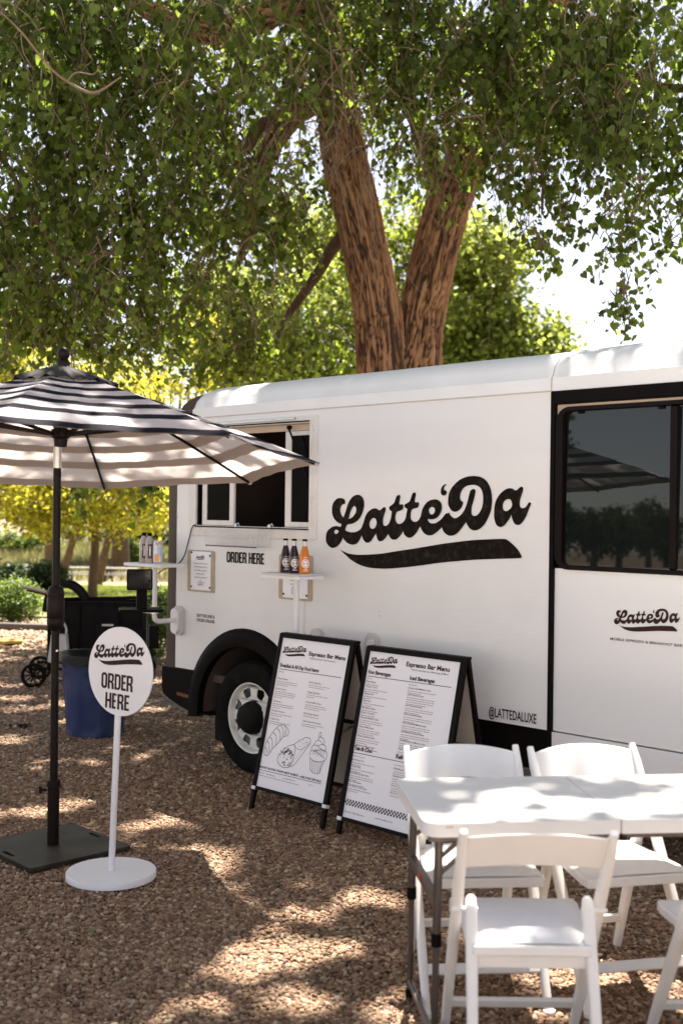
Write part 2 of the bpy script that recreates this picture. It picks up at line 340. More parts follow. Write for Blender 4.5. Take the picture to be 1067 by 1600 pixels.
# ------------------------------------------------------------------ lettering wanted
B1L = [('Cheese Danish', .742, 3), ('Cherry Danish', .684, 4), ('Croissant', .614, 3), ('Breakfast Burrito', .560, 2), ('Coffee Cake', .514, 2)]
B1R = [('Bacon Egg Bites', .748, 2), ('Veggie Egg Bites', .694, 2), ('Cinnamon Mini Donuts', .640, 3), ('Brown Sugar Oatmeal', .578, 1), ('Other Seasonal Favorites', .536, 2)]
B2L = [('Flat White', 1), ('Classic Latte', 2), ('Cappuccino', 2), ('Espresso', 2), ('Macchiato Dulce', 1), ('Classic Cortado', 1), ('Chocolate Mocha Latte', 3), ('Caramel Macchiato', 3), ('Honey Cinnamon Latte', 3), ('Peppermint Mocha Latte', 2)]
B2R = [('Classic Iced Matcha Latte', 2), ('Iced Caramel Latte', 4), ('Iced Caramel Latte', 3), ('Iced Lavender Latte', 3), ('Iced Chocolate Mocha Latte', 3), ('Iced Banana Caramel Latte', 3), ('Iced Blackberry Matcha Latte', 3), ('Iced Vanilla Latte', 2)]
B2T = [('Earl Grey Tea', 2), ('London Fog', 2), ('Iced Spiced Chai Latte', 3), ('Hot Chai Latte', 1), ('Hot "Dirty" Chai Latte', 2)]
B2F = [('Elderflower Spritz', 2), ('Raspberry Refresher', 3), ('Root Beer', 2), ('Hot Cocoa', 1)]
for s_ in [a[0] for a in B1L + B1R + B2L + B2R + B2T + B2F] + ['Pastries and other Craft Food Items', 'Hot & Iced Espresso Beverages & More', 'www.lattedaluxe.com', 'Latte Da', 'Craft Espresso']: want(s_, .004)
for s_ in ['Espresso Bar Menu', 'Breakfast & All Day Food Items', 'Hot Beverages', 'Iced Beverages', 'Tea & Chai', 'Refreshers', 'BOOK US FOR YOUR NEXT EVENT - ASK FOR DETAILS']: want(s_, .03)
want('@LATTEDALUXE', .012)
for s_ in ['SKIP THE LINE &', 'ORDER ONLINE', 'MOBILE ESPRESSO & BREAKFAST BAR', 'Featured Products', 'Iced Pineapple Spritz', 'Peach Mimosa Spritz', 'Blueberry Spritz', 'Lavender Lemonade', 'Blueberry', 'Craft Soda', 'Handmade Cane']: want(s_, .004)
bake_texts()

# heavy condensed capitals as outlines, cap height 1, unit widths
def glyph(ch):
    w, t = .44, .145
    if ch == 'O': return w, [rrect(0, -.01, w, 1.01, .21, 6), rrect(t, .15, w - t, .85, .075, 4)]
    if ch == 'D': return w, [[(0, 0), (.2, 0)] + [(w - .2 + .2 * math.sin(R(a)), .2 - .2 * math.cos(R(a))) for a in range(15, 91, 15)] + [(w - .2 + .2 * math.cos(R(a)), .8 + .2 * math.sin(R(a))) for a in range(0, 91, 15)] + [(0, 1)], rrect(t, .14, w - t, .86, .07, 4)]
    if ch == 'R': return w + .01, [[(0, 0), (t, 0), (t, .40), (.21, .40), (.275, .33), (.29, 0), (w + .01, 0), (.425, .36), (.36, .47), (.42, .56), (w, .64), (w, .84), (.41, .94), (.33, 1), (0, 1)], rrect(t, .53, w - t, .86, .06, 3)]
    if ch == 'E': return .34, [[(0, 0), (.34, 0), (.34, .15), (t, .15), (t, .43), (.31, .43), (.31, .57), (t, .57), (t, .85), (.34, .85), (.34, 1), (0, 1)]]
    if ch == 'H': return w, [[(0, 0), (t, 0), (t, .42), (w - t, .42), (w - t, 0), (w, 0), (w, 1), (w - t, 1), (w - t, .58), (t, .58), (t, 1), (0, 1)]]
    return .16, []
def block_text(mb, s, x0, z0, w, h, mp, d=0):
    adv = []; x = 0
    for c in s: g = glyph(c); adv.append((x, g)); x += g[0] + .045
    tot = x - .045
    for x, g in adv:
        if g[1]: mb.plate([[(x0 + (x + p[0]) / tot * w, z0 + p[1] * h) for p in l] for l in g[1]], d, None, mp)
LOGO = {
'main': '780,1517 783,1493 798,1474 821,1461 843,1459 870,1467 894,1484 911,1505 920,1521c 940,1500 965,1487 991,1482 1015,1484 1034,1491 1050,1507 1062,1524 1070,1538c 1079,1520 1091,1505 1107,1497 1126,1498 1144,1509 1160,1527 1174,1544 1180,1557c 1185,1538 1193,1518 1207,1508 1225,1509 1243,1519 1259,1534 1272,1550c 1284,1536 1297,1523 1317,1519 1337,1524 1355,1536 1372,1553 1384,1569c 1392,1551 1406,1539 1426,1533 1445,1536 1464,1547 1481,1563 1496,1583 1507,1598c 1516,1580 1531,1563 1552,1552 1578,1549 1601,1555 1624,1568 1644,1583 1660,1595c 1667,1577 1684,1561 1705,1552 1727,1551 1752,1558 1774,1573 1793,1592 1811,1612 1824,1625c 1831,1610 1845,1594 1861,1585 1879,1582 1901,1586 1924,1599 1945,1618 1966,1649 1981,1680 1989,1718 1989,1755 1983,1788 1971,1816 1955,1837 1934,1852 1908,1862 1873,1866 1841,1865 1809,1859 1777,1847 1749,1829 1725,1807 1707,1780 1700,1751 1700,1722 1707,1703 1721,1687 1735,1680 1750,1678 1768,1683 1784,1694 1796,1710 1801,1731c 1789,1736 1782,1745 1780,1758 1785,1780 1798,1799 1818,1812 1842,1818 1870,1820 1893,1815 1913,1804 1925,1787 1931,1764 1932,1736 1928,1711 1919,1689 1907,1673 1894,1662 1878,1658 1864,1661 1857,1671 1857,1689 1859,1707 1867,1729 1875,1754 1881,1779 1882,1790 1878,1796 1868,1798 1858,1796 1848,1789 1843,1776 1838,1761 1832,1739 1824,1717 1812,1691 1796,1671 1776,1655 1756,1646 1742,1645 1728,1651 1717,1660 1709,1673c 1682,1667c 1670,1654 1654,1638 1633,1625 1613,1616 1592,1614 1575,1617 1563,1627 1560,1637c 1587,1636 1608,1639 1629,1649 1645,1665 1655,1686 1657,1708 1650,1726 1636,1737 1619,1743 1598,1743 1575,1739 1552,1727 1533,1709 1520,1688 1514,1668 1508,1649 1496,1632 1479,1622 1463,1621 1448,1627 1439,1638 1437,1654 1439,1674 1445,1686 1458,1693 1475,1696 1488,1699 1495,1711 1496,1724 1490,1728 1475,1727 1465,1731c 1467,1746 1472,1763 1472,1776 1465,1781 1454,1779 1446,1771 1440,1756 1433,1740 1425,1730 1409,1722 1396,1717 1391,1709 1396,1698 1405,1694 1412,1689 1409,1677 1406,1664 1403,1647 1395,1631 1382,1617 1363,1608 1345,1608 1332,1617 1325,1630 1325,1646 1329,1663 1335,1673 1348,1678 1366,1682 1379,1690 1383,1705 1380,1716 1368,1715 1353,1716c 1353,1726 1356,1740 1360,1756 1358,1765 1349,1768 1338,1765 1329,1755 1323,1740 1316,1726 1305,1716 1290,1708 1279,1701 1279,1691 1286,1681 1298,1677c 1295,1656 1291,1636 1282,1616 1267,1600 1251,1594 1237,1598 1232,1612 1233,1632 1240,1655 1249,1676 1252,1691 1247,1699 1236,1699 1222,1689 1206,1681 1192,1687 1176,1692 1158,1691 1135,1683 1111,1666 1095,1643 1086,1619 1077,1599 1066,1579 1047,1565 1023,1556 995,1553 966,1555 938,1563c 941,1577 951,1593 965,1600c 989,1602 1018,1611 1046,1629 1069,1658 1083,1696 1085,1723 1077,1747 1063,1761 1044,1768 1025,1768 1001,1761 977,1743 958,1717 947,1691 937,1667 923,1638c 911,1646 899,1663 895,1684 900,1701 915,1714 932,1717 935,1729 929,1741 914,1748 895,1750 870,1747 846,1731 831,1708 827,1680 832,1652 845,1631 865,1614 887,1604 908,1599c 900,1581c 878,1586 853,1586 824,1578 796,1560 784,1542',
'h1': '963,1629c 969,1646 978,1671 990,1692 1004,1703 1016,1701 1024,1688 1022,1671 1010,1654 991,1638',
'h2': '847,1552 852,1561 864,1566 878,1562 885,1555 876,1546 864,1540 852,1544',
'h3': '1129,1594 1131,1614 1145,1632 1161,1638 1177,1632 1184,1615 1180,1595 1169,1581 1152,1576 1136,1581',
'h4': '1567,1680 1569,1692 1580,1701 1594,1702 1607,1695 1609,1682 1603,1669 1589,1662 1574,1666',
'ap': '1691,1823c 1678,1824 1661,1816 1651,1801 1648,1785 1652,1772 1662,1765 1677,1765 1688,1774 1689,1785 1680,1792 1670,1796 1671,1806 1678,1816',
'a2': '2004,1680 2004,1655 2010,1630 2022,1612 2037,1604 2053,1604 2069,1612 2086,1629 2101,1647 2112,1667c 2118,1647 2127,1628 2142,1617 2159,1616 2175,1624 2191,1642 2206,1667 2218,1694 2230,1718 2232,1725 2225,1730 2217,1728 2209,1716 2196,1704 2181,1700 2168,1705 2163,1717 2164,1736 2171,1760 2180,1784 2183,1799 2178,1808 2169,1808 2158,1802 2147,1793 2138,1790 2128,1793 2117,1799 2100,1801 2082,1798 2059,1787 2037,1769 2018,1744 2007,1714',
'h5': '2058,1705 2060,1723 2073,1740 2090,1746 2105,1743 2114,1729 2115,1711 2104,1696 2083,1685 2066,1688',
'sw': '893,1453c 932,1439 983,1428 1054,1426 1139,1431 1235,1440 1343,1457 1448,1472 1568,1491 1662,1506 1754,1518 1862,1531 1962,1538 2073,1543 2099,1533 2132,1511 2161,1485 2177,1461 2178,1452 2161,1448 2049,1441 1876,1429 1695,1410 1570,1393 1527,1386 1397,1369 1277,1357 1195,1354 1112,1358 1041,1373 983,1397 932,1428',
}

def logo_parse(s):
    pts = [(float(a) / 1000, float(b.rstrip('c')) / 1000, b.endswith('c')) for a, b in (t.split(',') for t in s.split())]
    n = len(pts); out = []
    for i in range(n):
        p0, p1, p2, p3 = pts[i - 1], pts[i], pts[(i + 1) % n], pts[(i + 2) % n]
        A = Vector(p1[:2]); B = Vector(p2[:2]); L = (B - A).length
        m1 = Vector((0, 0)) if p1[2] else (B - Vector(p0[:2])) * .5
        m2 = Vector((0, 0)) if p2[2] else (Vector(p3[:2]) - A) * .5
        if p1[2] and not p2[2]: m1 = (B - A) * 1.5 - m2 * .5
        if p2[2] and not p1[2]: m2 = (B - A) * 1.5 - m1 * .5
        if p1[2] and p2[2]: m1 = m2 = B - A
        if m1.length > 1.3 * L: m1 *= 1.3 * L / m1.length
        if m2.length > 1.3 * L: m2 *= 1.3 * L / m2.length
        for k in range(3):
            t = k / 3; q = A * (2 * t ** 3 - 3 * t * t + 1) + m1 * (t ** 3 - 2 * t * t + t) + B * (3 * t * t - 2 * t ** 3) + m2 * (t ** 3 - t * t)
            out.append(((q.x - .780) / 1.452, (q.y - 1.354) / 1.452))
    return out
LG = {k: logo_parse(v) for k, v in LOGO.items()}
LGG = [['main', 'h1', 'h2', 'h3', 'h4'], ['ap'], ['a2', 'h5'], ['sw']]
def put_logo(mb, x0, z0, w, mp, d=0, shear=0.0):     # x0,z0 lower left of the mark, w its width
    for g in LGG: mb.plate([[(x0 + x * w, z0 + (y + shear * x) * w) for x, y in LG[k]] for k in g], d, None, mp)

# ------------------------------------------------------------------ ground
def tz(x, y):
    if y < 14: return 0.0
    z = -.04 * (y - 14) - .0002 * (y - 14) ** 2 if y < 62 else -2.38 + (.98 * min(1, (y - 62) / 12)) - max(0, y - 80) * .016 * (1 if y < 180 else 100 / (y - 80))
    return z
def sheet(name, xs, ys, dz, m, wob=0.0):
    vs = []; fs = []
    for j, y in enumerate(ys):
        for i, x in enumerate(xs):
            e = 0
            vs.append((x, y, tz(x, y) + dz + wob * noise.noise(Vector((x * .35, y * .35, 3)))))
    nx = len(xs)
    for j in range(len(ys) - 1):
        for i in range(nx - 1): a = j * nx + i; fs.append((a, a + 1, a + 1 + nx, a + nx))
    return struct(MB().add(vs, fs).build(name, m, smooth=60, recalc=False))
XS = [-400, -150, -70, -40, -25, -15, -8, -4, 0, 4, 8, 15, 25, 40, 70, 150, 400]
ground = sheet('ground', XS, [-400, -120, -40, -15, -5, 0, 3, 6, 9, 12, 14, 16, 18, 20, 24, 30, 40, 50, 62, 66, 70, 74, 80, 100, 130, 180, 300, 500], 0, M_['gravel'])
lawn = sheet('lawn', [-30, -24, -18, -14, -10, -6, -2, 2, 6, 12], [19.8, 21, 23, 26, 30, 36, 44, 52, 58, 61.9], .03, mat('lawn_ground', (.23, .21, .09), .9, var=.25, vscale=.6, bump=.5, bscale=30, dirt=((.34, .28, .14), .6, .5)), .0)
hill = sheet('field', [-150, -80, -50, -30, -20, -10, 0, 10, 30, 60, 150], [62.1, 64, 66, 68, 70, 72, 74, 78, 84, 100, 130, 180, 300], .05, mat('dry_field_ground', (.22, .19, .10), .95, var=.35, vscale=.12, bump=.5, bscale=10, dirt=((.10, .11, .04), .9, .09)), .3)
drive = sheet('driveway', [-90, -60, -30, -15, -5, 5, 15, 30, 60], [-120, -60, -30, -10, -4, -.9], .02, mat('pale_concrete_drive', (.56, .52, .48), .9, var=.08, vscale=.5, bump=.2, bscale=30, dirt=((.40, .33, .26), .5, .3)))
path = MB()
path.plate([catmull([(p[0], p[1]) + (0,) for p in ((-9, 17.2), (-6, 16.6), (-4.4, 17.4), (-3.6, 18.6), (-4.2, 19.9), (-6, 19.7), (-9, 19.6))], 4, True)], .012, None, lambda x, y, d: (x, y, tz(x, y) + d)) if False else None
# gravel stones: one mass, scattered on a point mesh by geometry nodes
def stones():
    P = []; S = []
    def field(y0, y1, cell, size, wid):
        y = y0
        while y < y1:
            w0 = -.34 * y - wid; w1 = min(.33 * y + wid, 4.5)
            n = int((w1 - w0) / cell); xs = w0 + (np.arange(n) + rng.random(n)) * cell; yy = y + rng.random(n) * cell
            P.append(np.stack([xs, yy, np.zeros(n)], 1)); S.append(size * (.55 + rng.random(n) ** 1.6 * .95)); y += cell
    field(2.6, 6.2, .0120, .0078, .35); field(6.2, 9.2, .0155, .0101, .3); field(9.2, 13.5, .025, .016, .2); field(13.5, 18.5, .045, .026, 0)
    P = np.concatenate(P); S = np.concatenate(S)
    keep = ~((P[:, 0] * .712 + (P[:, 1] - 7.32) * -.702 > -3.2) & (P[:, 0] * .702 + P[:, 1] * .712 > 5.9))   # nothing under the middle of the truck
    P = P[keep]; S = S[keep]; n = len(P)
    P[:, 2] = rng.random(n) * .009 - .001 + np.array([tz(0, y) for y in P[:, 1]]) + .004 * np.sin(P[:, 0] * 5 + 2 * np.sin(P[:, 1] * 3))
    me = bpy.data.meshes.new('gravel'); me.vertices.add(n); me.vertices.foreach_set('co', P.astype(np.float32).ravel())
    a = me.attributes.new('rot', 'FLOAT_VECTOR', 'POINT'); a.data.foreach_set('vector', (np.stack([(rng.random(n) - .5) * .9, (rng.random(n) - .5) * .9, rng.random(n) * 6.28], 1)).astype(np.float32).ravel())
    sc = np.stack([S * (1 + rng.random(n) * .5), S * (.75 + rng.random(n) * .35), S * (.5 + rng.random(n) * .35)], 1)
    a = me.attributes.new('scl', 'FLOAT_VECTOR', 'POINT'); a.data.foreach_set('vector', sc.astype(np.float32).ravel())
    a = me.attributes.new('pick', 'INT', 'POINT'); a.data.foreach_set('value', rng.integers(0, 4, n).astype(np.int32))
    o = bpy.data.objects.new('gravel', me); COL.objects.link(o)
    g = bpy.data.node_groups.new('gravel_scatter', 'GeometryNodeTree')
    g.interface.new_socket('Geometry', in_out='INPUT', socket_type='NodeSocketGeometry'); g.interface.new_socket('Geometry', in_out='OUTPUT', socket_type='NodeSocketGeometry')
    N = g.nodes.new; L = g.links.new; gi = N('NodeGroupInput'); go = N('NodeGroupOutput')
    g2i = N('GeometryNodeGeometryToInstance')
    for k in range(4):
        ic = N('GeometryNodeMeshIcoSphere'); ic.inputs['Radius'].default_value = 1; ic.inputs['Subdivisions'].default_value = 2
        sp = N('GeometryNodeSetPosition'); nz = N('ShaderNodeTexNoise'); nz.noise_dimensions = '4D'; nz.inputs['W'].default_value = k * 7.3; nz.inputs['Scale'].default_value = .85; nz.inputs['Detail'].default_value = 1
        vm = N('ShaderNodeVectorMath'); vm.operation = 'SUBTRACT'; vm.inputs[1].default_value = (.5, .5, .5); L(nz.outputs['Color'], vm.inputs[0])
        vs = N('ShaderNodeVectorMath'); vs.operation = 'SCALE'; vs.inputs['Scale'].default_value = 1.5; L(vm.outputs[0], vs.inputs[0])
        L(ic.outputs[0], sp.inputs['Geometry']); L(vs.outputs[0], sp.inputs['Offset'])
        sm = N('GeometryNodeSetMaterial'); sm.inputs['Material'].default_value = M_['stone']; L(sp.outputs[0], sm.inputs[0])
        ss = N('GeometryNodeSetShadeSmooth'); L(sm.outputs[0], ss.inputs[0]); gg = N('GeometryNodeGeometryToInstance'); L(ss.outputs[0], gg.inputs[0])
        if k == 0: jn = N('GeometryNodeJoinGeometry')
        L(gg.outputs[0], jn.inputs[0])
    io = N('GeometryNodeInstanceOnPoints'); io.inputs['Pick Instance'].default_value = True
    def attr(nm, typ):
        a = N('GeometryNodeInputNamedAttribute'); a.data_type = typ; a.inputs['Name'].default_value = nm; return a.outputs['Attribute']
    L(gi.outputs[0], io.inputs['Points']); L(jn.outputs[0], io.inputs['Instance'])
    er = N('FunctionNodeEulerToRotation'); L(attr('rot', 'FLOAT_VECTOR'), er.inputs[0]); L(er.outputs[0], io.inputs['Rotation']); L(attr('scl', 'FLOAT_VECTOR'), io.inputs['Scale']); L(attr('pick', 'INT'), io.inputs['Instance Index'])
    L(io.outputs[0], go.inputs[0]); md = o.modifiers.new('scatter', 'NODES'); md.node_group = g
    print('stones', n)
    return stuff(o, 'loose brown crushed gravel covering the yard', 'gravel')
stones()

# ------------------------------------------------------------------ the truck: local x along the side, y into the truck, z up
TR = thing('food_truck', 'white espresso step van with a serving window and black script lettering on its side', 'food truck', (-.643, 7.32, 0), -math.atan2(.7020, .7122))
TRM = Matrix.Translation((-.643, 7.32, 0)) @ Matrix.Rotation(-math.atan2(.7020, .7122), 4, 'Z')
def onside(name, label, cat, s=0, z=0, off=0, group=None):    # a thing hung on the truck side
    p = TRM @ Vector((s, -off, z)); return thing(name, label, cat, p, -math.atan2(.7020, .7122), group)
side = lambda x, z, d: (x, d, z)
WX, WZ, WR = .07, .36, .565
arch = [(WX + WR * math.cos(R(a)), WZ + WR * math.sin(R(a))) for a in np.linspace(25.9, 154.1, 22)]
outer = [(2.34, .607), (2.34, 2.276), (-.655, 2.276), (-.655, .607)] + arch[::-1]
hole = [(-.44, 1.565), (.648, 1.565), (.648, 2.205), (-.44, 2.205)]
b = MB().plate([outer, hole], 0, .028, side).build('side_panel', M_['paint'], TR, smooth=20)
MB().plate([[(2.365, .607), (3.9, .607), (3.9, 1.408), (2.365, 1.408)]], .012, .04, side).build('side_door', M_['gloss'], TR, smooth=0, bevel=.004)
MB().plate([[(2.345, .40), (3.9, .40), (3.9, .602), (2.345, .602)]], .004, .05, side).build('door_sill_panel', M_['gloss'], TR, smooth=0, bevel=.006)
MB().plate([[(3.905, .40), (5.55, .40), (5.55, 2.276), (3.905, 2.276)]], 0, .04, side).build('front_side_panel', M_['paint'], TR, smooth=0, bevel=.003)
# far side, ends, floor
MB().box((2.4, 1.99, 1.44), (6.2, .03, 1.70)).box((5.56, 1.0, 1.44), (.04, 1.96, 1.70)).build('far_side_panel', M_['paint'], TR, smooth=0)
MB().box((-.70, 1.0, 1.44), (.04, 1.80, 1.70)).build('end_panel', M_['brown'], TR, smooth=0)
MB().box((2.4, 1.0, .56), (6.2, 1.86, .05)).box((2.4, 1.0, 2.27), (6.2, 1.9, .02)).box((2.4, 1.9, 1.42), (6.1, .02, 1.66)).box((2.33, 1.0, 1.42), (.02, 1.84, 1.66)).box((-.64, 1.0, 1.42), (.02, 1.84, 1.66)).build('interior_lining', M_['inside'], TR, smooth=0)
MB().box((2.4, .6, .50), (6.1, .08, .1)).box((2.4, 1.4, .50), (6.1, .08, .1)).tube([(WX + .02, .2, .365), (WX + .02, 1.8, .365)], .05).tube([(4.6, .2, .365), (4.6, 1.8, .365)], .05).build('chassis', M_['black'], TR)
MB().box((.9, .45, 1.535), (2.6, .5, .03)).build('counter', M_['alu'], TR, smooth=0)
# roof lofted along the side
prof = [(0, 2.278), (.002, 2.345), (.012, 2.352), (.03, 2.40), (.08, 2.45), (.18, 2.49), (.32, 2.515), (.6, 2.535), (1.0, 2.545)]
prof = prof + [(2.0 - a, z) for a, z in prof[::-1][1:]]
def roofsec(s, k=1.0, dz=0, ins=0):
    return [(s, 1 + (y - 1) * (1 - ins), 2.278 + (z - 2.278) * k + dz) for y, z in prof]
def loft(secs, caps=True):
    n = len(secs[0]); vs = [v for s in secs for v in s]; fs = [(i * n + k, i * n + k + 1, (i + 1) * n + k + 1, (i + 1) * n + k) for i in range(len(secs) - 1) for k in range(n - 1)]
    mb = MB().add(vs, fs)
    if caps: mb.f += [tuple(range(n)), tuple(range((len(secs) - 1) * n, len(secs) * n))]; mb.mi += [0, 0]
    return mb
ss = np.linspace(-.36, 2.338, 16)
loft([roofsec(-.512, .70, 0, .008), roofsec(-.506, .84, 0, .004), roofsec(-.49, .93), roofsec(-.455, .985)] + [roofsec(s, 1 + .006 * math.sin(s * 5)) for s in ss]).build('roof', M_['roofp'], TR, smooth=40)
loft([roofsec(2.346, 1.0, .002)] + [roofsec(s, 1.0 + .045 * min(1, max(0, s - 2.40) / .35)) for s in np.linspace(2.36, 5.3, 10)] + [roofsec(5.5, .9), roofsec(5.58, .5)]).build('front_roof', M_['roofp'], TR, smooth=40)
loft([roofsec(-.47, .93, 0, .003), roofsec(-.56, .90, 0, .004), roofsec(-.65, .80, 0, .01), roofsec(-.71, .55, 0, .03), roofsec(-.745, .12, -.01, .06)]).build('roof_end_cap', M_['brown'], TR, smooth=50)
MB().box((.85, -.003, 2.279), (3.0, .006, .005)).box((2.342, -.001, 2.31), (.004, .004, .06)).build('roof_seam', M_['boardback'], TR, smooth=0)
# rounded dark corner post and lower skirt
cp = MB()
secs = []
for z in (.58, .9, 1.3, 1.8, 2.28):
    w = .085 + .03 * max(0, (1.2 - z)) ; w0 = .080 + .02 * max(0, 1.2 - z); ring = [(-.655, -.003, z), (-.655 - w0, -.003, z)] + [(-.655 - w0 - .035 * math.sin(R(a)), .06 - .063 * math.cos(R(a)), z) for a in range(15, 91, 15)] + [(-.655 - w, .3, z), (-.655, .3, z)]
    secs.append(ring)
n = len(secs[0]); cp.add([v for s in secs for v in s], [(i * n + k, i * n + (k + 1) % n, (i + 1) * n + (k + 1) % n, (i + 1) * n + k) for i in range(4) for k in range(n)])
cp.build('corner_post', M_['brown'], TR, smooth=50)
MB().box((-.70, .012, 1.215), (.062, .01, .004)).build('post_seam', M_['black'], TR, smooth=0)
sk1 = [(-.785, .603), (-.79, .48), (-.775, .42), (-.70, .385), (-.55, .345), (-.40, .315), (-.235, .335)] + [(WX + .47 * math.cos(R(a)), WZ + .45 * math.sin(R(a))) for a in np.linspace(183, 148, 8)] + [(-.433, .603)]
MB().plate([[(x, z) for x, z in sk1]], -.012, .30, side).build('rear_bumper', M_['black'], TR, smooth=40, bevel=.02, seg=3)
MB().plate([[(-.612, .447), (-.42, .437), (-.42, .415), (-.612, .424)]], -.018, .0, side).build('side_marker', M_['amber'], TR, smooth=0, bevel=.002)
MB().plate([[(.62, .602), (2.335, .602), (2.335, .40), (.62, .38)]], .02, .05, side).build('side_skirt', M_['black'], TR, smooth=0)
MB().plate([[(3.9, .39), (2.35, .39), (2.35, .32), (3.9, .32)]], .06, .10, side).build('door_step', M_['black'], TR, smooth=0)
def fender(nm, x):
    m = MB(); A = np.linspace(-6, 186, 30); pr = [(WR, -.002), (WR - .01, -.022), (WR - .06, -.034), (WR - .115, -.026), (WR - .12, .02)]
    vs = [(x + r * math.cos(R(a)), d, WZ + r * math.sin(R(a))) for a in A for r, d in pr]; k = len(pr)
    m.add(vs, [(i * k + j, i * k + j + 1, (i + 1) * k + j + 1, (i + 1) * k + j) for i in range(len(A) - 1) for j in range(k - 1)])
    o = m.build(nm, M_['black'], TR, smooth=50)
    w = MB(); vs = [(x + .45 * math.cos(R(a)), d, WZ + .45 * math.sin(R(a))) for a in A for d in (.02, .62)]
    w.add(vs, [(i * 2, i * 2 + 1, i * 2 + 3, i * 2 + 2) for i in range(len(A) - 1)]); w.plate([circ(x, WZ, .45, 30)], .62, None, side)
    w.build('wheel_well', M_['inside'], TR, smooth=50)
    return o
fender('wheel_arch', WX)
MB().box((WX + .12, .3, .72), (.04, .3, .02)).box((WX + .05, .4, .66), (.05, .05, .12)).build('leaf_spring', M_['wood'], TR)
# wheels
AX = Matrix.Rotation(R(90), 3, 'X')     # lathe axis z -> -y (outwards)
def wheel(x, y, flip=False):
    rt = AX if not flip else Matrix.Rotation(R(180), 3, 'Z') @ AX
    w = MB(); nseg = 64
    pr = [(.222, .02), (.235, .035), (.30, .040), (.335, .032), (.352, .010), (.358, -.04), (.358, -.16), (.335, -.2), (.24, -.2), (.222, -.18)]
    w.lathe(pr, nseg, (x, y, .36), rt); tyre = w.build('wheel', M_['tyre'], TR, smooth=50)
    tr = MB()
    for k in range(60):
        a = TAU * k / 60
        for q, zz in enumerate((-.015, -.055, -.1, -.145)):
            c = rt @ Vector((.359 * math.cos(a + .03 * q), .359 * math.sin(a + .03 * q), zz)) + Vector((x, y, .36))
            tr.box(c, (.026, .03, .008), Matrix.Rotation(-(a + .03 * q) + R(90), 3, 'Y'))
    tr.build('tread', M_['tyre'], tyre, smooth=0)
    # rim disc with eight windows, dished
    r_ = MB(); loops = [circ(0, 0, .205, 48)]
    for k in range(8):
        a = TAU * (k + .5) / 8; loops.append([(rr * math.cos(a + da), rr * math.sin(a + da)) for rr, da in ((.188, -.17), (.192, 0), (.188, .17), (.178, .21), (.140, .20), (.132, .14), (.130, 0), (.132, -.14), (.140, -.20), (.178, -.21))][::-1])
    loops.append(circ(0, 0, .07, 24)[::-1])
    def rm(px, pz, d):
        rr = math.hypot(px, pz); zz = .012 - .028 * max(0, 1 - abs(rr - .2) / .09) * 0 + (-.02 if rr > .19 else (.0 if rr > .12 else .015))
        return tuple((rt @ Vector((px, pz, zz - d - .012))) + Vector((x, y, .36)))
    r_.plate(loops, 0, .006, rm)
    r_.lathe([(.205, -.028), (.207, .008), (.216, .020), (.226, .022), (.226, -.18), (.19, -.18), (.19, -.03)], 48, (x, y, .36), rt)
    r_.build('rim', M_['rim'], tyre, smooth=35)
    h = MB(); h.lathe([(.0, .085), (.055, .080), (.088, .062), (.102, .03), (.106, -.01), (.098, -.03)], 28, (x, y, .36), rt)
    for i, v in enumerate(h.v): h.v[i] = tuple(Vector(v) + Vector((1, 1, 1)) * .007 * noise.noise(Vector(v) * 40))
    h.build('hub_cap', M_['rubber'], tyre, smooth=60)
    dr = MB().lathe([(0.0, -.09), (.17, -.09), (.17, -.15)], 24, (x, y, .36), rt).build('brake_drum', M_['rubber'], tyre)
    return tyre
wheel(.094, .05); wheel(4.6, .05); wheel(.094, 1.95, True); wheel(4.6, 1.95, True)
MB().plate([[(-.345, .36), (-.235, .36), (-.21, .14), (-.345, .15)]], .10, .34, side).build('mud_flap', M_['rubber'], TR, smooth=0)
fender('wheel_arch', 4.6)

# serving window
sw = MB().plate([rrect(-.515, 1.500, .702, 2.242, .012, 3), [(-.44, 1.565), (.648, 1.565), (.648, 2.205), (-.44, 2.205)][::-1]], -.010, .0, side).build('serving_window', M_['alu'], TR, smooth=0, bevel=.003)
MB().plate([[(-.452, 1.553), (.660, 1.553), (.660, 2.217), (-.452, 2.217)], [(-.436, 1.570), (.644, 1.570), (.644, 2.200), (-.436, 2.200)]], -.016, .03, side).build('inner_frame', M_['alu'], sw, smooth=0, bevel=.002)
MB().plate([[(-.436, 2.205), (.644, 2.205), (.644, 2.213), (-.436, 2.213)]], -.02, -.0165, side).build('drip_rail', M_['black'], sw, smooth=0); MB().plate([[(-.436, 1.558), (.644, 1.558), (.644, 1.566), (-.436, 1.566)]], -.02, -.0165, side).build('drip_rail', M_['black'], sw, smooth=0)
MB().plate([[(-.434, 2.160), (.642, 2.160), (.642, 2.199), (-.434, 2.199)]], .035, .06, side).build('lintel', M_['tan'], sw, smooth=0)
MB().plate([[(-.434, 1.571), (-.418, 1.571), (-.418, 2.159), (-.434, 2.159)]], .0, .05, side).build('jamb_channel', M_['black'], sw, smooth=0)
def sash(x0, x1, y, fl, fr):
    MB().plate([[(x0, 1.572), (x1, 1.572), (x1, 2.158), (x0, 2.158)], [(x0 + fl, 1.604), (x1 - fr, 1.604), (x1 - fr, 2.13), (x0 + fl, 2.13)]], y, y + .02, side).build('sash', M_['alu'], sw, smooth=0, bevel=.003)
    MB().plate([[(x0 + fl, 1.604), (x1 - fr, 1.604), (x1 - fr, 2.13), (x0 + fl, 2.13)]], y + .008, y + .013, side).build('pane', M_['sashglass'], sw, smooth=0)
sash(-.400, -.080, .012, .045, .042); sash(.378, .640, .036, .052, .012)
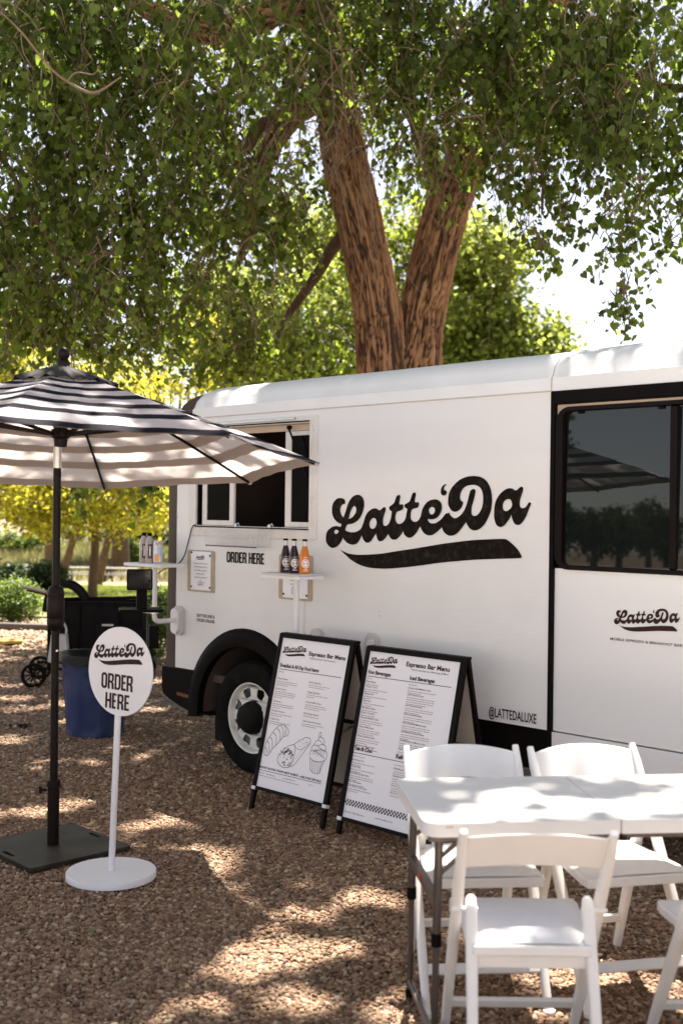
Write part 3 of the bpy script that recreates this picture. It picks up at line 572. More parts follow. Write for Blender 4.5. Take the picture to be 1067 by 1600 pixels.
# gas strut of the flap
MB().tube([(.452, -.01, 2.178), (.60, .02, 1.86)], .006, 6).tube([(.452, -.014, 2.178), (.452, .01, 2.178)], .013, 8).build('flap_strut', M_['black'], sw)
MB().tube([(-.37, -.012, 2.03), (-.37, -.03, 1.98)], .012, 8).box((-.37, -.02, 2.03), (.03, .02, .03)).build('latch', M_['black'], sw)
MB().bar((-.30, -.022, 2.226), (.52, -.022, 2.230), .012, .01).build('hinge_rod', M_['chrome'], sw)

# side window of the sliding door
MB().plate([[(2.342, .41), (2.366, .41), (2.366, 2.276), (2.342, 2.276)]], -.006, .045, side).build('door_post', M_['black'], TR, smooth=0, bevel=.004)
MB().plate([[(2.368, 2.212), (3.9, 2.212), (3.9, 2.275), (2.368, 2.275)]], -.012, .03, side).build('door_header', M_['black'], TR, smooth=0, bevel=.005)
MB().plate([[(2.368, 2.11), (2.405, 2.11), (2.405, 2.186), (3.9, 2.186), (3.9, 2.210), (2.368, 2.210)]], .018, .03, side).build('header_trim', M_['tan'], TR, smooth=0)
wf = MB().plate([rrect(2.372, 1.403, 3.86, 2.196, .075, 6), rrect(2.412, 1.426, 3.82, 2.176, .035, 6)[::-1]], -.004, .03, side).build('side_window', M_['gasket'], TR, smooth=40, bevel=.006, seg=3)
MB().plate([[(2.985, 1.43), (3.02, 1.43), (3.02, 2.17), (2.985, 2.17)]], .0, .03, side).build('window_divider', M_['gasket'], wf, smooth=0, bevel=.003)
tilt = math.tan(R(1.0))
for a, b2 in ((2.42, 2.986), (3.019, 3.83)):
    MB().plate([[(a, 1.42), (b2, 1.42), (b2, 2.18), (a, 2.18)]], 0, .005, lambda x, z, d: (x, .012 + d + (z - 1.42) * tilt, z)).build('window_pane', M_['glass'], wf, smooth=0)
MB().box((2.5, .02, 2.168), (.03, .01, .012)).build('window_clip', M_['black'], wf, smooth=0); MB().box((2.93, .02, 2.168), (.03, .01, .012)).build('window_clip', M_['black'], wf, smooth=0)

# lettering on the truck
lt = MB(); put_logo(lt, .780, 1.354, 1.452, side, -.0035); lt.build('script_logo_lettering', M_['ink'], TR, smooth=0, recalc=False, label='large black script logo lettering with a swoosh')
lt = MB(); block_text(lt, 'ORDER HERE', -.124, 1.336, .360, .069, side, -.0035); lt.build('order_here_lettering', M_['ink'], TR, smooth=0, recalc=False, label='black condensed ORDER HERE lettering')
lt = MB(); lt.text('SKIP THE LINE &', -.426, .964, .186, .022, side, -.003, .004); lt.text('ORDER ONLINE', -.426, .933, .186, .022, side, -.003, .004); lt.build('skip_the_line_lettering', M_['ink'], TR, smooth=0, recalc=False, label='two small lines of black lettering')
lt = MB(); lt.text('@LATTEDALUXE', 1.985, .630, .294, .050, side, -.003, .012); lt.build('handle_lettering', M_['ink'], TR, smooth=0, recalc=False, label='thin black handle lettering low on the panel')
lt = MB(); put_logo(lt, 2.703, 1.134, .338, side, .009, -.02); lt.build('door_logo_lettering', M_['ink2'], TR, smooth=0, recalc=False, label='small brown script logo on the door')
lt = MB(); lt.text('MOBILE ESPRESSO & BREAKFAST BAR', 2.684, 1.082, .370, .0125, side, .009, .004); lt.build('door_caption_lettering', M_['ink2'], TR, smooth=0, recalc=False, label='small brown caption under the door logo')
MB().tube([(.60, -.001, .585 + .02), (.60, -.001, .64)], .0) if False else None
rv = MB()
for s_, z_ in ((-.63, 1.62), (-.61, 1.02), (1.22, 1.115), (1.22, 1.09), (-.60, .99), (.675, 1.60), (.675, 1.75), (.675, 2.15), (-.49, 1.6), (-.49, 1.9), (-.47, 2.31)): rv.lathe([(0, .004), (.003, .0035), (.004, 0)], 8, (s_, -.009, z_), AX)
rv.build('rivets', M_['chrome'], TR)['kind'] = 'stuff'
# vertical panel joint
MB().box((.603, -.0005, 1.05), (.003, .003, .86)).build('panel_joint', M_['boardback'], TR, smooth=0)

# ------------------------------------------------------------------ things on the truck side
def plate_oval(mb, x, z, w, h, t): mb.plate([rrect(x - w / 2, z - h / 2, x + w / 2, z + h / 2, w * .499, 8)], -t, 0, side); return mb
for s_, z_, lb, g in ((1.168, .895, 'grey oval bracket plate showing above the right menu board', 0), (.72, .885, 'pale oval bracket plate peeking over the left menu board', 0)):
    t = onside('bracket_plate', lb, 'bracket', 0, 0, .001)
    plate_oval(MB(), s_, z_, .098, .19, .022).build('base', M_['stainless'], t, smooth=40, bevel=.004)
    plate_oval(MB(), s_ + .004, z_, .05, .12, .034).build('cover', M_['white'], t, smooth=40, bevel=.004)
    for q in (-.055, .055): MB().lathe([(0, .030), (.006, .028), (.007, .022)], 8, (s_, 0, z_ + q), AX).build('screw', M_['steel'], t)
# left swing shelf with tablet
t = onside('swing_shelf', 'white bar shelf on an angled pipe arm at the dark corner of the truck', 'shelf')
plate_oval(MB(), -.60, .925, .105, .20, .03).build('mounting_plate', M_['stainless'], t, smooth=40, bevel=.004)
plate_oval(MB(), -.61, .925, .075, .17, .05).build('cover', M_['white'], t, smooth=40, bevel=.006)
arm = catmull([(-.62, -.03, .93), (-.60, -.16, .93), (-.585, -.215, .94), (-.58, -.23, .975), (-.58, -.23, 1.02)], 5)
MB().tube(arm, .017, 12).build('pipe_arm', M_['white'], t)
MB().tube([(-.58, -.23, .99), (-.58, -.23, 1.295)], .016, 12).build('post', M_['white'], t)
MB().plate([rrect(-.80, -.33, -.39, -.13, .015, 4)], 1.296, 1.316, lambda x, y, d: (x, y, d)).build('shelf_board', M_['white'], t, smooth=40, bevel=.004)
MB().tube([(-.58, -.23, .985), (-.58, -.23, 1.03)], .026, 12).bar((-.58, -.23, 1.0), (-.80, -.33, 1.005), .03, .025).build('clamp', M_['chrome'], t)
tb = thing('tablet_stand', 'black point of sale tablet on a dark stand and tray beside the swing shelf', 'tablet', W(213, 953, 7.2), R(12))
MB().box((.03, 0, .0), (.27, .20, .018)).build('tray', M_['black'], tb, smooth=0, bevel=.004)
MB().box((.035, .02, .07), (.065, .05, .14), Matrix.Rotation(R(-8), 3, 'X')).build('stem', M_['black'], tb, smooth=0, bevel=.006)
rt = Matrix.Rotation(R(-14), 3, 'X')
sc_ = MB().plate([rrect(-.080, -.066, .080, .066, .012, 4)], -.008, .008, lambda x, z, d: tuple(rt @ Vector((x, d, z)) + Vector((.02, -.01, .19)))).build('tablet', M_['gasket'], tb, smooth=40, bevel=.002)
MB().plate([rrect(-.071, -.057, .071, .057, .004, 3)], -.0095, None, lambda x, z, d: tuple(rt @ Vector((x, d, z)) + Vector((.02, -.01, .19)))).build('screen', M_['screen'], sc_, smooth=0, recalc=False)
MB().box((.11, .02, -.17), (.06, .08, .14)).build('card_reader', M_['black'], tb, smooth=0, bevel=.008)
# right swing shelf
t = onside('swing_shelf', 'white bar shelf on a straight white post holding three soda bottles', 'shelf')
MB().plate([rrect(.535, -.31, .875, -.10, .015, 4)], 1.282, 1.300, lambda x, y, d: (x, y, d)).build('shelf_board', M_['white'], t, smooth=40, bevel=.004)
MB().plate([rrect(.55, -.305, .86, -.105, .015, 4)], 1.3005, 1.312, lambda x, y, d: (x, y, d)).build('shelf_mat', M_['stainless'], t, smooth=40, bevel=.003)
MB().tube([(.742, -.20, 1.281), (.742, -.20, .93)], .0185, 12).build('post', M_['white'], t)
MB().tube(catmull([(.742, -.2, .95), (.742, -.2, .90), (.735, -.15, .88), (.72, -.035, .88)], 5), .0185, 12).build('pipe_arm', M_['white'], t)

def ringdecal(mb, r, zc, R1, R0, a0):      # a flat print wrapped on a bottle
    for k in range(20):
        q = [(R1, k), (R1, k + 1), (R0, k + 1), (R0, k)]
        mb.add([((r) * math.cos(a0 + rr * math.cos(TAU * kk / 20) / r), (r) * math.sin(a0 + rr * math.cos(TAU * kk / 20) / r), zc + rr * math.sin(TAU * kk / 20)) for rr, kk in q], [(0, 1, 2, 3)])
def soda(s, y, liq, lb, grp=None):
    p = TRM @ Vector((s, y, 1.3125)); t = thing('soda_bottle', lb, 'bottle', p, 0, 'glass soda bottles on the right swing shelf')
    MB().lathe([(0, 0), (.028, 0), (.031, .004), (.031, .085), (.029, .10), (.020, .135), (.0135, .158)], 24).build('body', liq, t, smooth=50)
    MB().lathe([(.0134, .158), (.0125, .182), (.0135, .190)], 18).build('neck', M_['clear'], t, smooth=50)
    MB().lathe([(.0150, .187), (.0150, .195), (.0125, .198), (0, .198)], 18).build('cap', M_['black'], t, smooth=40)
    a0 = R(-75); lb_ = MB(); ringdecal(lb_, .0315, .058, .026, .021, a0); ringdecal(lb_, .0315, .058, .017, .0, a0)
    for zz, w in ((.018, .5), (.026, .35), (.094, .3)):
        n = 6; lb_.add([(.0315 * math.cos(a0 + w * (2 * k / n - 1)), .0315 * math.sin(a0 + w * (2 * k / n - 1)), zz + e) for k in range(n + 1) for e in (-.0015, .0015)], [(2 * k, 2 * k + 2, 2 * k + 3, 2 * k + 1) for k in range(n)])
    lb_.build('label', M_['sheetp'], t, smooth=60, recalc=False)
soda(.647, -.20, M_['cola'], 'dark cherry soda bottle at the outer end of the white shelf'); soda(.725, -.205, M_['cola'], 'dark cherry soda bottle standing between the other dark one and the orange one'); soda(.808, -.20, M_['orange'], 'bright orange soda bottle with a white round label')
def canb(s, y, lb, a0):
    p = TRM @ Vector((s, y, 1.3165)); t = thing('drink_can', lb, 'can', p, 0, 'drinks on the left swing shelf')
    MB().lathe([(0, 0), (.024, 0), (.031, .008), (.031, .138), (.025, .148), (.024, .150), (.0, .148)], 24).build('body', M_['can'], t, smooth=40)
    for mt, lo, hi, z0, z1, nm in ((M_['peach'], -.9, .1, .01, .062, 'fruit_print'), (M_['paleblue'], -.2, .9, .05, .115, 'blue_print'), (M_['peach'], -.7, .8, .120, .136, 'top_band')):
        n = 8; MB().add([(.0314 * math.cos(a0 + lo + (hi - lo) * k / n), .0314 * math.sin(a0 + lo + (hi - lo) * k / n), (z0 if e == 0 else z1) + .006 * math.sin(k * 1.7)) for k in range(n + 1) for e in (0, 1)], [(2 * k, 2 * k + 2, 2 * k + 3, 2 * k + 1) for k in range(n)]).build(nm, mt, t, smooth=60, recalc=False)
canb(-.728, -.185, 'silver drink can with orange print, outermost on the left shelf', R(-75)); canb(-.570, -.215, 'silver can with orange slices standing closest to the dark truck corner', R(-75))
def wbot(s, y, lb):
    p = TRM @ Vector((s, y, 1.3165)); t = thing('water_bottle', lb, 'bottle', p, 0, 'drinks on the left swing shelf')
    MB().lathe([(0, 0), (.026, 0), (.029, .006), (.029, .13), (.026, .150), (.014, .172), (.0135, .180)], 20).build('body', M_['water'], t, smooth=50)
    MB().lathe([(.0155, .178), (.0155, .198), (0, .199)], 16).build('cap', M_['black'], t, smooth=40)
    n = 8; a0 = R(-75); MB().add([(.0294 * math.cos(a0 - .45 + .9 * k / n), .0294 * math.sin(a0 - .45 + .9 * k / n), z) for k in range(n + 1) for z in (.03, .125)], [(2 * k, 2 * k + 2, 2 * k + 3, 2 * k + 1) for k in range(n)]).build('label', M_['maroon'], t, smooth=60, recalc=False)
    MB().add([(.0298 * math.cos(a0 - .12 + .24 * k / 2), .0298 * math.sin(a0 - .12 + .24 * k / 2), z) for k in range(3) for z in (.045, .112)], [(0, 2, 3, 1), (2, 4, 5, 3)]).build('label_text', M_['sheetp'], t, smooth=60, recalc=False)
wbot(-.700, -.235, 'black capped bottle with a maroon label next to the outermost can'); wbot(-.636, -.235, 'black capped bottle with a maroon label between the other bottle and the cans')

# clipboards
def clipboard(lb, s0, s1, z0, z1, second=False):
    t = onside('menu_clipboard', lb, 'menu board', 0, 0, .001, 'small menus on tan boards fixed to the truck')
    MB().plate([rrect(s0, z0, s1, z1, .014, 4)], -.006, -.001, side).build('board', M_['clip'], t, smooth=40, bevel=.001)
    a, b_, c, d_ = s0 + .04, s1 - .034, z0 + .012, z1 - .008
    MB().plate([[(a, c), (b_, c), (b_, d_), (a, d_)]], -.0078, None, side).build('paper', M_['sheetp'], t, smooth=0, recalc=False)
    k = MB(); put_logo(k, a + .055, d_ - .055, .09, side, -.0088)
    rows = ['Featured Products', 'Iced Pineapple Spritz', 'Peach Mimosa Spritz', 'Blueberry Spritz', 'Lavender Lemonade'] if not second else ['Featured Products', 'Blueberry', 'Craft Soda', 'Handmade Cane', 'Handmade Cane']
    for i, rtx in enumerate(rows):
        w = .145 if i == 0 else (.13 if len(rtx) > 16 else .085); k.text(rtx, (a + b_) / 2 - w / 2, d_ - .082 - .023 * i, w, .0085, side, -.0088, .004)
    xc, zc = (a + b_) / 2, c + .035
    if not second:
        for q in range(7):
            an = R(-10 + 33 * q); L = .032 + .012 * (q % 2); x1, z1_ = xc + L * math.cos(an), zc + L * math.sin(an) * .9
            k.stroke([(xc, zc), (xc + .5 * L * math.cos(an + .3), zc + .5 * L * math.sin(an + .3)), (x1, z1_), (xc + .5 * L * math.cos(an - .3), zc + .5 * L * math.sin(an - .3)), (xc, zc)], .0016, side, -.0088)
    else:
        k.stroke(circ(xc, zc + .01, .03) + [(xc + .03, zc + .01)], .003, side, -.0088); k.stroke(circ(xc, zc + .01, .02) + [(xc + .02, zc + .01)], .002, side, -.0088)
    k.build('print', M_['ink2'], t, smooth=0, recalc=False)
    for x, z in ((a + .008, d_ - .008), (b_ - .008, d_ - .025), (a + .008, c + .02), (b_ - .008, c + .02)): MB().lathe([(0, .0055), (.006, .004), (.007, 0)], 12, (x, -.008, z), AX).build('push_pin', M_['black'], t)
clipboard('tan clipboard menu below the serving window beside the dark truck corner', -.525, -.243, 1.130, 1.404)
clipboard('tan clipboard menu half hidden behind the soda bottle shelf', .378, .670, 1.134, 1.408, True)
# wire basket
t = onside('wire_basket', 'empty white wire basket hooked under the serving window sill', 'basket')
m = MB(); X0, X1 = -.22, .32
for z, y in ((1.553, -.012), (1.553, -.135), (1.447, -.030), (1.447, -.115)): m.tube([(X0 + (.02 if z < 1.5 else 0), y, z), (X1 - (.02 if z < 1.5 else 0), y, z)], .0032, 6)
for xx, e in ((X0, 0), (X1, 0)):
    m.tube([(xx, -.012, 1.553), (xx, -.135, 1.553)], .0032, 6)
for k in range(26):
    x = X0 + .012 + (X1 - X0 - .024) * k / 25; xb = X0 + .03 + (X1 - X0 - .06) * k / 25
    m.tube([(x, -.012, 1.553), (xb, -.030, 1.447), (xb, -.115, 1.447), (x, -.135, 1.553)], .0026, 5)
m.build('wire_cage', M_['grip'], t)
m = MB()
for k in range(20): m.box((X0 + .035 + (X1 - X0 - .07) * k / 19, -.118, 1.445), (.012, .012, .008))
m.build('wire_foot', M_['steel'], t)['kind'] = 'stuff'
for x in (-.02, .30): MB().tube([(x, -.014, 1.55), (x, -.012, 1.585), (x, .0, 1.59), (x, .012, 1.575)], .004, 6).tube([(x, -.018, 1.575), (x, -.024, 1.575)], .012, 10).build('hook', M_['grip'], t)
# cable
pts = catmull([(-.428, -.018, 1.571), (-.455, -.025, 1.555), (-.50, -.02, 1.46), (-.545, -.02, 1.36), (-.60, -.03, 1.305), (-.66, -.06, 1.285), (-.62, -.2, 1.23), (-.575, -.21, 1.19)], 5)
c = MB().tube([TRM @ p for p in pts], .0042, 6).build('power_cable', M_['cable']); tag(c, 'thin black cable running from the serving window to the swing shelf post', 'cable')
# inside the window: things on the counter
def inner(name, s, y, prof, mt, lb, cat):
    o = MB().lathe(prof, 16).build(name, M_[mt]); o.location = TRM @ Vector((s, y, 1.552)); tag(o, lb, cat)
inner('syrup_bottle', .05, .5, [(0, 0), (.04, 0), (.042, .14), (.03, .17), (.014, .19), (.014, .235), (.02, .24), (0, .25)], 'cola', 'dark bottle standing inside the serving window', 'bottle')
inner('pump_bottle', .60, .16, [(0, 0), (.03, 0), (.03, .1), (.012, .12), (.012, .15), (0, .15)], 'water', 'small bottle behind the right hand sash of the serving window', 'bottle')
# ------------------------------------------------------------------ umbrella
U = thing('patio_umbrella', 'black and white striped market umbrella on a dark pole with a square base', 'umbrella', (-1.386, 5.617, 0))
UC = Vector((.025, -.017, 1.896)); UR = 1.255; PH = -.75; TA, TB = .013, -.084
def rimz(x, y): return UC.z + TA * x + TB * y
axis = Vector((-TA, -TB, 1)).normalized()
def cpt(t, k, u, dz=0.0):       # t: 0 apex .. 1 rim, panel k, u 0..1 across
    a0, a1 = PH + TAU * k / 8, PH + TAU * (k + 1) / 8
    A = Vector((math.cos(a0), math.sin(a0))) ; B = Vector((math.cos(a1), math.sin(a1)))
    q = A.lerp(B, u); w = 4 * u * (1 - u)
    rad = UR * t * (1 - .045 * w * t ** 3); p = q * rad
    h = .435 * (1 - t ** 1.18) - .014 * math.sin(math.pi * t) * w + .006 * math.sin(23 * u + 9 * t + k) * w * t * .5
    return Vector((UC.x + p.x, UC.y + p.y, rimz(p.x, p.y) + h + dz)) + Vector((axis.x, axis.y, 0)) * h
bands = []; t_ = .20; i = 0
seqw = [.082, .045]
while t_ < .999:
    w = seqw[i % 2]; e = min(1.0, t_ + w)
    if 1 - e < .02: e = 1.0
    bands.append((t_, e, i % 2)); t_ = e; i += 1
bands = []; edges = [.20, .27, .31, .385, .425, .505, .55, .635, .682, .77, .818, .905, .952, 1.0]
edges = [.18, .25, .295, .375, .42, .50, .545, .625, .67, .755, .80, .885, .93]
for k in range(len(edges) - 1): bands.append((edges[k], edges[k + 1], k % 2))
bands.append((.93, 1.0, 1))
bands[-2] = (.885, .93, 1) if False else bands[-2]
def canopy(nm, dz, m0, m1, parent):
    for k in range(8):
        mb = MB(); NU = 14
        for (a, e, cidx) in bands:
            vs = [cpt(t, k, u / NU, dz) for t in (a, (a + e) / 2, e) for u in range(NU + 1)]
            fs = [(j * (NU + 1) + q, j * (NU + 1) + q + 1, (j + 1) * (NU + 1) + q + 1, (j + 1) * (NU + 1) + q) for j in range(2) for q in range(NU)]
            mb.add(vs, fs, cidx)
        mb.build(nm, [m0, m1], parent, smooth=80, recalc=False)
# stripe pattern: even bands white, odd bands black, black hem
bands = [(a, e, c) for a, e, c in [(.16, .225, 0), (.225, .28, 1), (.28, .35, 0), (.35, .405, 1), (.405, .48, 0), (.48, .54, 1), (.54, .615, 0), (.615, .675, 1), (.675, .755, 0), (.755, .817, 1), (.817, .935, 0), (.935, 1.0, 1)]]
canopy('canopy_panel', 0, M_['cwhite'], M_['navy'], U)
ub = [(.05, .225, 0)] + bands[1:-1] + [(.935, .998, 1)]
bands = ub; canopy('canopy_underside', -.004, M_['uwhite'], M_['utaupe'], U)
v = MB(); NU = 8
for k in range(8):
    vs = []
    for j, t in enumerate((.015, .08, .15, .215)):
        for u in range(NU + 1):
            p = cpt(t, k, u / NU, .045 - .03 * t / .2 + .012 * math.sin(u * 1.9 + k * 2.3) * (j / 3)); vs.append(p)
    v.add(vs, [(j * (NU + 1) + q, j * (NU + 1) + q + 1, (j + 1) * (NU + 1) + q + 1, (j + 1) * (NU + 1) + q) for j in range(3) for q in range(NU)])
v.build('vent_cap', M_['vent'], U, smooth=80, recalc=False)
apex = cpt(0, 0, 0)
fn = MB().lathe([(0, .03), (.030, .035), (.034, .055), (.028, .062), (.018, .066), (.022, .072), (.029, .085), (.031, .10), (.026, .118), (.012, .128), (0, .13)], 20, apex, None).build('finial', M_['pole'], U, smooth=60)
hub = Vector((.018, -.012, 2.03))
for k in range(8):
    a = PH + TAU * k / 8
    r_ = MB().tube([cpt(t, k, 0, -.014) for t in (.03, .2, .4, .6, .8, .985)], .0075, 6).build('rib', M_['pole'], U)
    MB().lathe([(0, -.012), (.011, -.010), (.011, .010), (0, .012)], 8, cpt(.985, k, 0, -.010)).build('rib_tip', M_['cwhite'], r_)
    p = cpt(.46, k, 0, -.022); q = hub + Vector((math.cos(a), math.sin(a), 0)) * .035
    MB().bar(q, p, .012, .016).build('strut', M_['pole'], U)
sl_ = [(0, 2.32), (.012, 2.31)]
MB().tube([(0, 0, 1.97), hub, apex], [.0185, .0185, .016], 16).build('upper_pole', M_['pole'], U)
MB().lathe([(.019, -.06), (.030, -.055), (.034, -.02), (.045, -.012), (.045, .025), (.030, .03), (.02, .06)], 16, hub).build('hub', M_['pole'], U)
MB().lathe([(.040, -.01), (.044, .03), (.018, .05)], 16, apex - Vector((0, 0, .05))).build('top_hub', M_['pole'], U)
MB().tube([(0, 0, 1.868), (0, 0, 1.972)], .0196, 20).build('tilt_collar', M_['silver'], U)
MB().tube([(.0, 0, .26), (0, 0, 1.868)], .0188, 20).build('pole', M_['pole'], U)
MB().lathe([(.019, 1.075), (.033, 1.085), (.041, 1.11), (.042, 1.13), (.040, 1.133), (.040, 1.137), (.042, 1.14), (.042, 1.235), (.040, 1.238), (.040, 1.242), (.042, 1.245), (.040, 1.265), (.032, 1.29), (.019, 1.295)], 24, (0, 0, 0)).build('crank_housing', M_['pole'], U, smooth=50)
MB().tube([(0, .03, 1.19), (0, .075, 1.19)], .008).tube([(0, .075, 1.19), (-.03, .08, 1.12)], .007).build('crank_handle', M_['pole'], U)
MB().tube([(.012, -.017, .98), (.014, -.022, .98)], .006, 8).build('spring_button', M_['chrome'], U)
MB().tube([(0, 0, .012), (0, 0, .33)], .0285, 20).build('base_sleeve', M_['pole'], U)
MB().lathe([(.0285, .31), (.033, .315), (.033, .345), (.020, .352)], 20).build('sleeve_collar', M_['pole'], U)
MB().tube([(-.03, -.005, .30), (-.055, -.008, .30)], .006, 8).box((-.062, -.008, .30), (.014, .012, .035)).build('clamp_screw', M_['pole'], U)
rz = Matrix.Rotation(R(44), 3, 'Z')
s2 = .272
def bp(x, y, d): p = rz @ Vector((x, y, 0)); return (p.x, p.y, d)
MB().plate([rrect(-s2, -s2, s2, s2, .012, 4), rrect(-.245, -.05, -.225, .05, .009, 4)[::-1], rrect(.225, -.05, .245, .05, .009, 4)[::-1]], .016, .034, bp).build('base_plate', mat('dark_olive_base_plate', (.024, .019, .013), .55, spec=.25, var=.2, vscale=6, dirt=((.12, .10, .07), .4, 5)), U, smooth=40, bevel=.004)
for i, (lx, ly) in enumerate(((-.10, .02), (.11, -.12))):
    pass
# ------------------------------------------------------------------ round order sign
S = thing('order_sign', 'round white ORDER HERE sign with brown script logo on a white pole and disc foot', 'sign', (-1.017, 5.193, 0))
MB().lathe([(0, .012), (.196, .012), (.201, .016), (.201, .040), (.198, .044), (0, .044)], 64).build('foot', M_['white'], S, smooth=40)
dcen = Vector((.017, -.003, .945)); th2 = R(34.5)
ux = Vector((math.cos(th2), -math.sin(th2), -.012)).normalized(); uz = Vector((.022, 0, 1)).normalized(); un = uz.cross(ux)   # un points into the scene
dm = lambda x, z, d: tuple(dcen + ux * x + uz * z + un * d)
MB().tube([(0, 0, .044), tuple(dcen + un * .013 - uz * .20), tuple(dcen + un * .014 + uz * .1)], .0145, 18).build('pole', M_['white'], S)
MB().plate([circ(.016, -.003, .200, 72)], -.0, .007, dm).build('disc', M_['white'], S, smooth=40, bevel=.0015)
k = MB(); put_logo(k, -.150, .014 + .006, .316, dm, -.001); block_text(k, 'ORDER', -.098, -.087, .198, .071, dm, -.001); block_text(k, 'HERE', -.069, -.174, .150, .070, dm, -.001); k.build('lettering', M_['ink2'], S, smooth=0, recalc=False)
for a, b_ in ((.10, .001), (.16, .0012), (.53, .001)): pass

# ------------------------------------------------------------------ menu boards
TQ = -math.atan2(.7020, .7122)
def board(s0, w, off0, off1, label):
    p0 = TRM @ Vector((s0, -off0, 0)); B = thing('menu_board', label, 'menu board', p0, TQ, 'folding A-frame menu boards leaning open beside the truck')
    L = math.hypot(off0 - off1, .965); c, s_ = (off0 - off1) / L, .965 / L
    f = lambda x, z, d: (x, z * c + d * s_, z * s_ - d * c)          # x across, z up the board, d behind the face
    return B, f, L
def mk(B, f, W_, H_, z0, off_top, back_y):
    fr = .024
    MB().plate([rrect(0, z0 - .012, W_, H_, .003, 2), [(fr, z0 + .006), (W_ - fr - .006, z0 + .006), (W_ - fr - .006, H_ - fr), (fr, H_ - fr)][::-1]], -.006, .018, f).build('front_frame', M_['frame'], B, smooth=0, bevel=.003)
    MB().plate([[(fr - .004, z0 + .002), (W_ - fr - .002, z0 + .002), (W_ - fr - .002, H_ - fr + .004), (fr - .004, H_ - fr + .004)]], .004, .010, f).build('poster', M_['paper'], B, smooth=0)
    for x in (.014, W_ - .014):
        o = MB().bar(f(x, -.0, .006), f(x, z0 - .01, .006), .024, .022, up=(0, 1, 0)).build('leg', M_['frame'], B, smooth=0, bevel=.003)
        MB().bar(f(x, z0 - .014, .003), f(x, z0 + .004, .003), .029, .029, up=(0, 1, 0)).build('leg_bracket', M_['white'], o, smooth=0)
    top = Vector(f(0, H_ - .01, .012)); ty, tz_ = top.y, top.z
    by = back_y
    MB().box((W_ / 2, ty + .012, tz_ + .008), (W_ - .0, .045, .016)).build('top_hinge', M_['frame'], B, smooth=0, bevel=.004)
    dirb = Vector((0, by - ty - .02, -tz_)); Lb = dirb.length; db = dirb.normalized()
    g = lambda x, z, d: (x, ty + .02 + db.y * z + d * (-db.z), tz_ + db.z * z + d * db.y)     # z downwards from the hinge
    for x in (.014, W_ - .014): MB().bar(g(x, 0, 0), g(x, Lb - .004, 0), .024, .022, up=(0, 1, 0)).build('rear_leg', M_['frame'], B, smooth=0, bevel=.003)
    for z in (.02, .46, Lb - .12): MB().bar(g(.02, z, 0), g(W_ - .02, z, 0), .022, .022, up=(0, 1, 0)).build('rear_rail', M_['frame'], B, smooth=0)
    MB().plate([[(.026, .03), (W_ - .026, .03), (W_ - .026, Lb - .12), (.026, Lb - .12)]], -.003, .003, g).build('rear_panel', M_['boardback'], B, smooth=0)
    a = Vector(f(W_ - .02, H_ - .50, .014)); e = Vector(g(W_ - .02, .48, 0)); m_ = (a + e) / 2 + Vector((0, 0, .035))
    for x in (0, -(W_ - .04)):
        dx = Vector((x, 0, 0)); MB().bar(a + dx, m_ + dx, .003, .016).bar(m_ + dx + Vector((.004, 0, 0)), e + dx + Vector((.004, 0, 0)), .003, .016).tube([m_ + dx - Vector((.006, 0, 0)), m_ + dx + Vector((.008, 0, 0))], .007, 8).build('spreader', M_['chrome'], B, smooth=0)
def dashes(mb, f, x, z, n, w, d, lh=.0108, h=.0036):
    for r in range(n):
        xx = x; end = x + w * (1 if r < n - 1 else random.uniform(.3, .75))
        while xx < end - .004:
            q = min(random.uniform(.006, .018), end - xx); mb.plate([[(xx, z - r * lh), (xx + q, z - r * lh), (xx + q, z - r * lh + h), (xx, z - r * lh + h)]], d, None, f); xx += q + .004
B1, f1, L1 = board(.715, .59, .52, .295, 'left A-frame menu board showing breakfast items with croissant, burrito and cupcake drawings')
mk(B1, f1, .593, .997, .128, 0, .46)
D = .0028
k = MB(); X = .004
put_logo(k, .043, .872, .190, f1, D, -.0); 
k.text('Espresso Bar Menu', .256, .893, .283, .023, f1, D, .03); k.text('Pastries and other Craft Food Items', .256 + .012, .874, .20, .0085, f1, D, .004)
k.text('Breakfast & All Day Food Items', .042, .808, .312, .0205, f1, D, .03); k.plate([[(.042, .7935), (.532, .7965), (.532, .7995), (.042, .7965)]], D, None, f1)
for t_, z, n in B1L: k.text(t_, .040, z - .004, .0056 * len(t_) + .012, .0090, f1, D, .004)
for t_, z, n in B1R: k.text(t_, .297, z - .004, .0056 * len(t_) + .008, .0090, f1, D, .004)
k.text('BOOK US FOR YOUR NEXT EVENT - ASK FOR DETAILS', .026, .236, .49, .0115, f1, D, .03); k.plate([[(.026, .2235), (.517, .2275), (.517, .2300), (.026, .2260)]], D, None, f1)
k.text('Latte Da', .026, .208, .045, .006, f1, D, .004); k.text('Craft Espresso', .085, .207, .075, .006, f1, D, .004); k.text('www.lattedaluxe.com', .22, .208, .10, .006, f1, D, .004)
# drawings: croissant, burrito, cupcake
def st(pts, w=.0022): k.stroke([tuple(p)[:2] for p in catmull([(a, b, 0) for a, b in pts], 5)], w, f1, D)
st([(.042, .312), (.036, .345), (.045, .385), (.072, .43), (.100, .465), (.130, .488), (.160, .492), (.190, .478), (.205, .458), (.200, .440), (.180, .432), (.165, .425), (.145, .398), (.118, .368), (.098, .350), (.085, .325), (.066, .308), (.042, .312)], .0026)
for a, c1, b_ in (((.058, .412), (.085, .40), (.098, .352)), ((.080, .440), (.112, .425), (.122, .372)), ((.105, .468), (.138, .448), (.148, .400)), ((.132, .488), (.158, .465), (.168, .427)), ((.160, .491), (.178, .470), (.182, .434)), ((.045, .385), (.065, .375), (.080, .325)), ((.038, .350), (.055, .345), (.066, .312))):
    st([a, c1, b_], .0020)
    st([(a[0] + .006, a[1] - .004), (c1[0] + .002, c1[1] - .004), (b_[0] + .003, b_[1] + .008)], .0010)
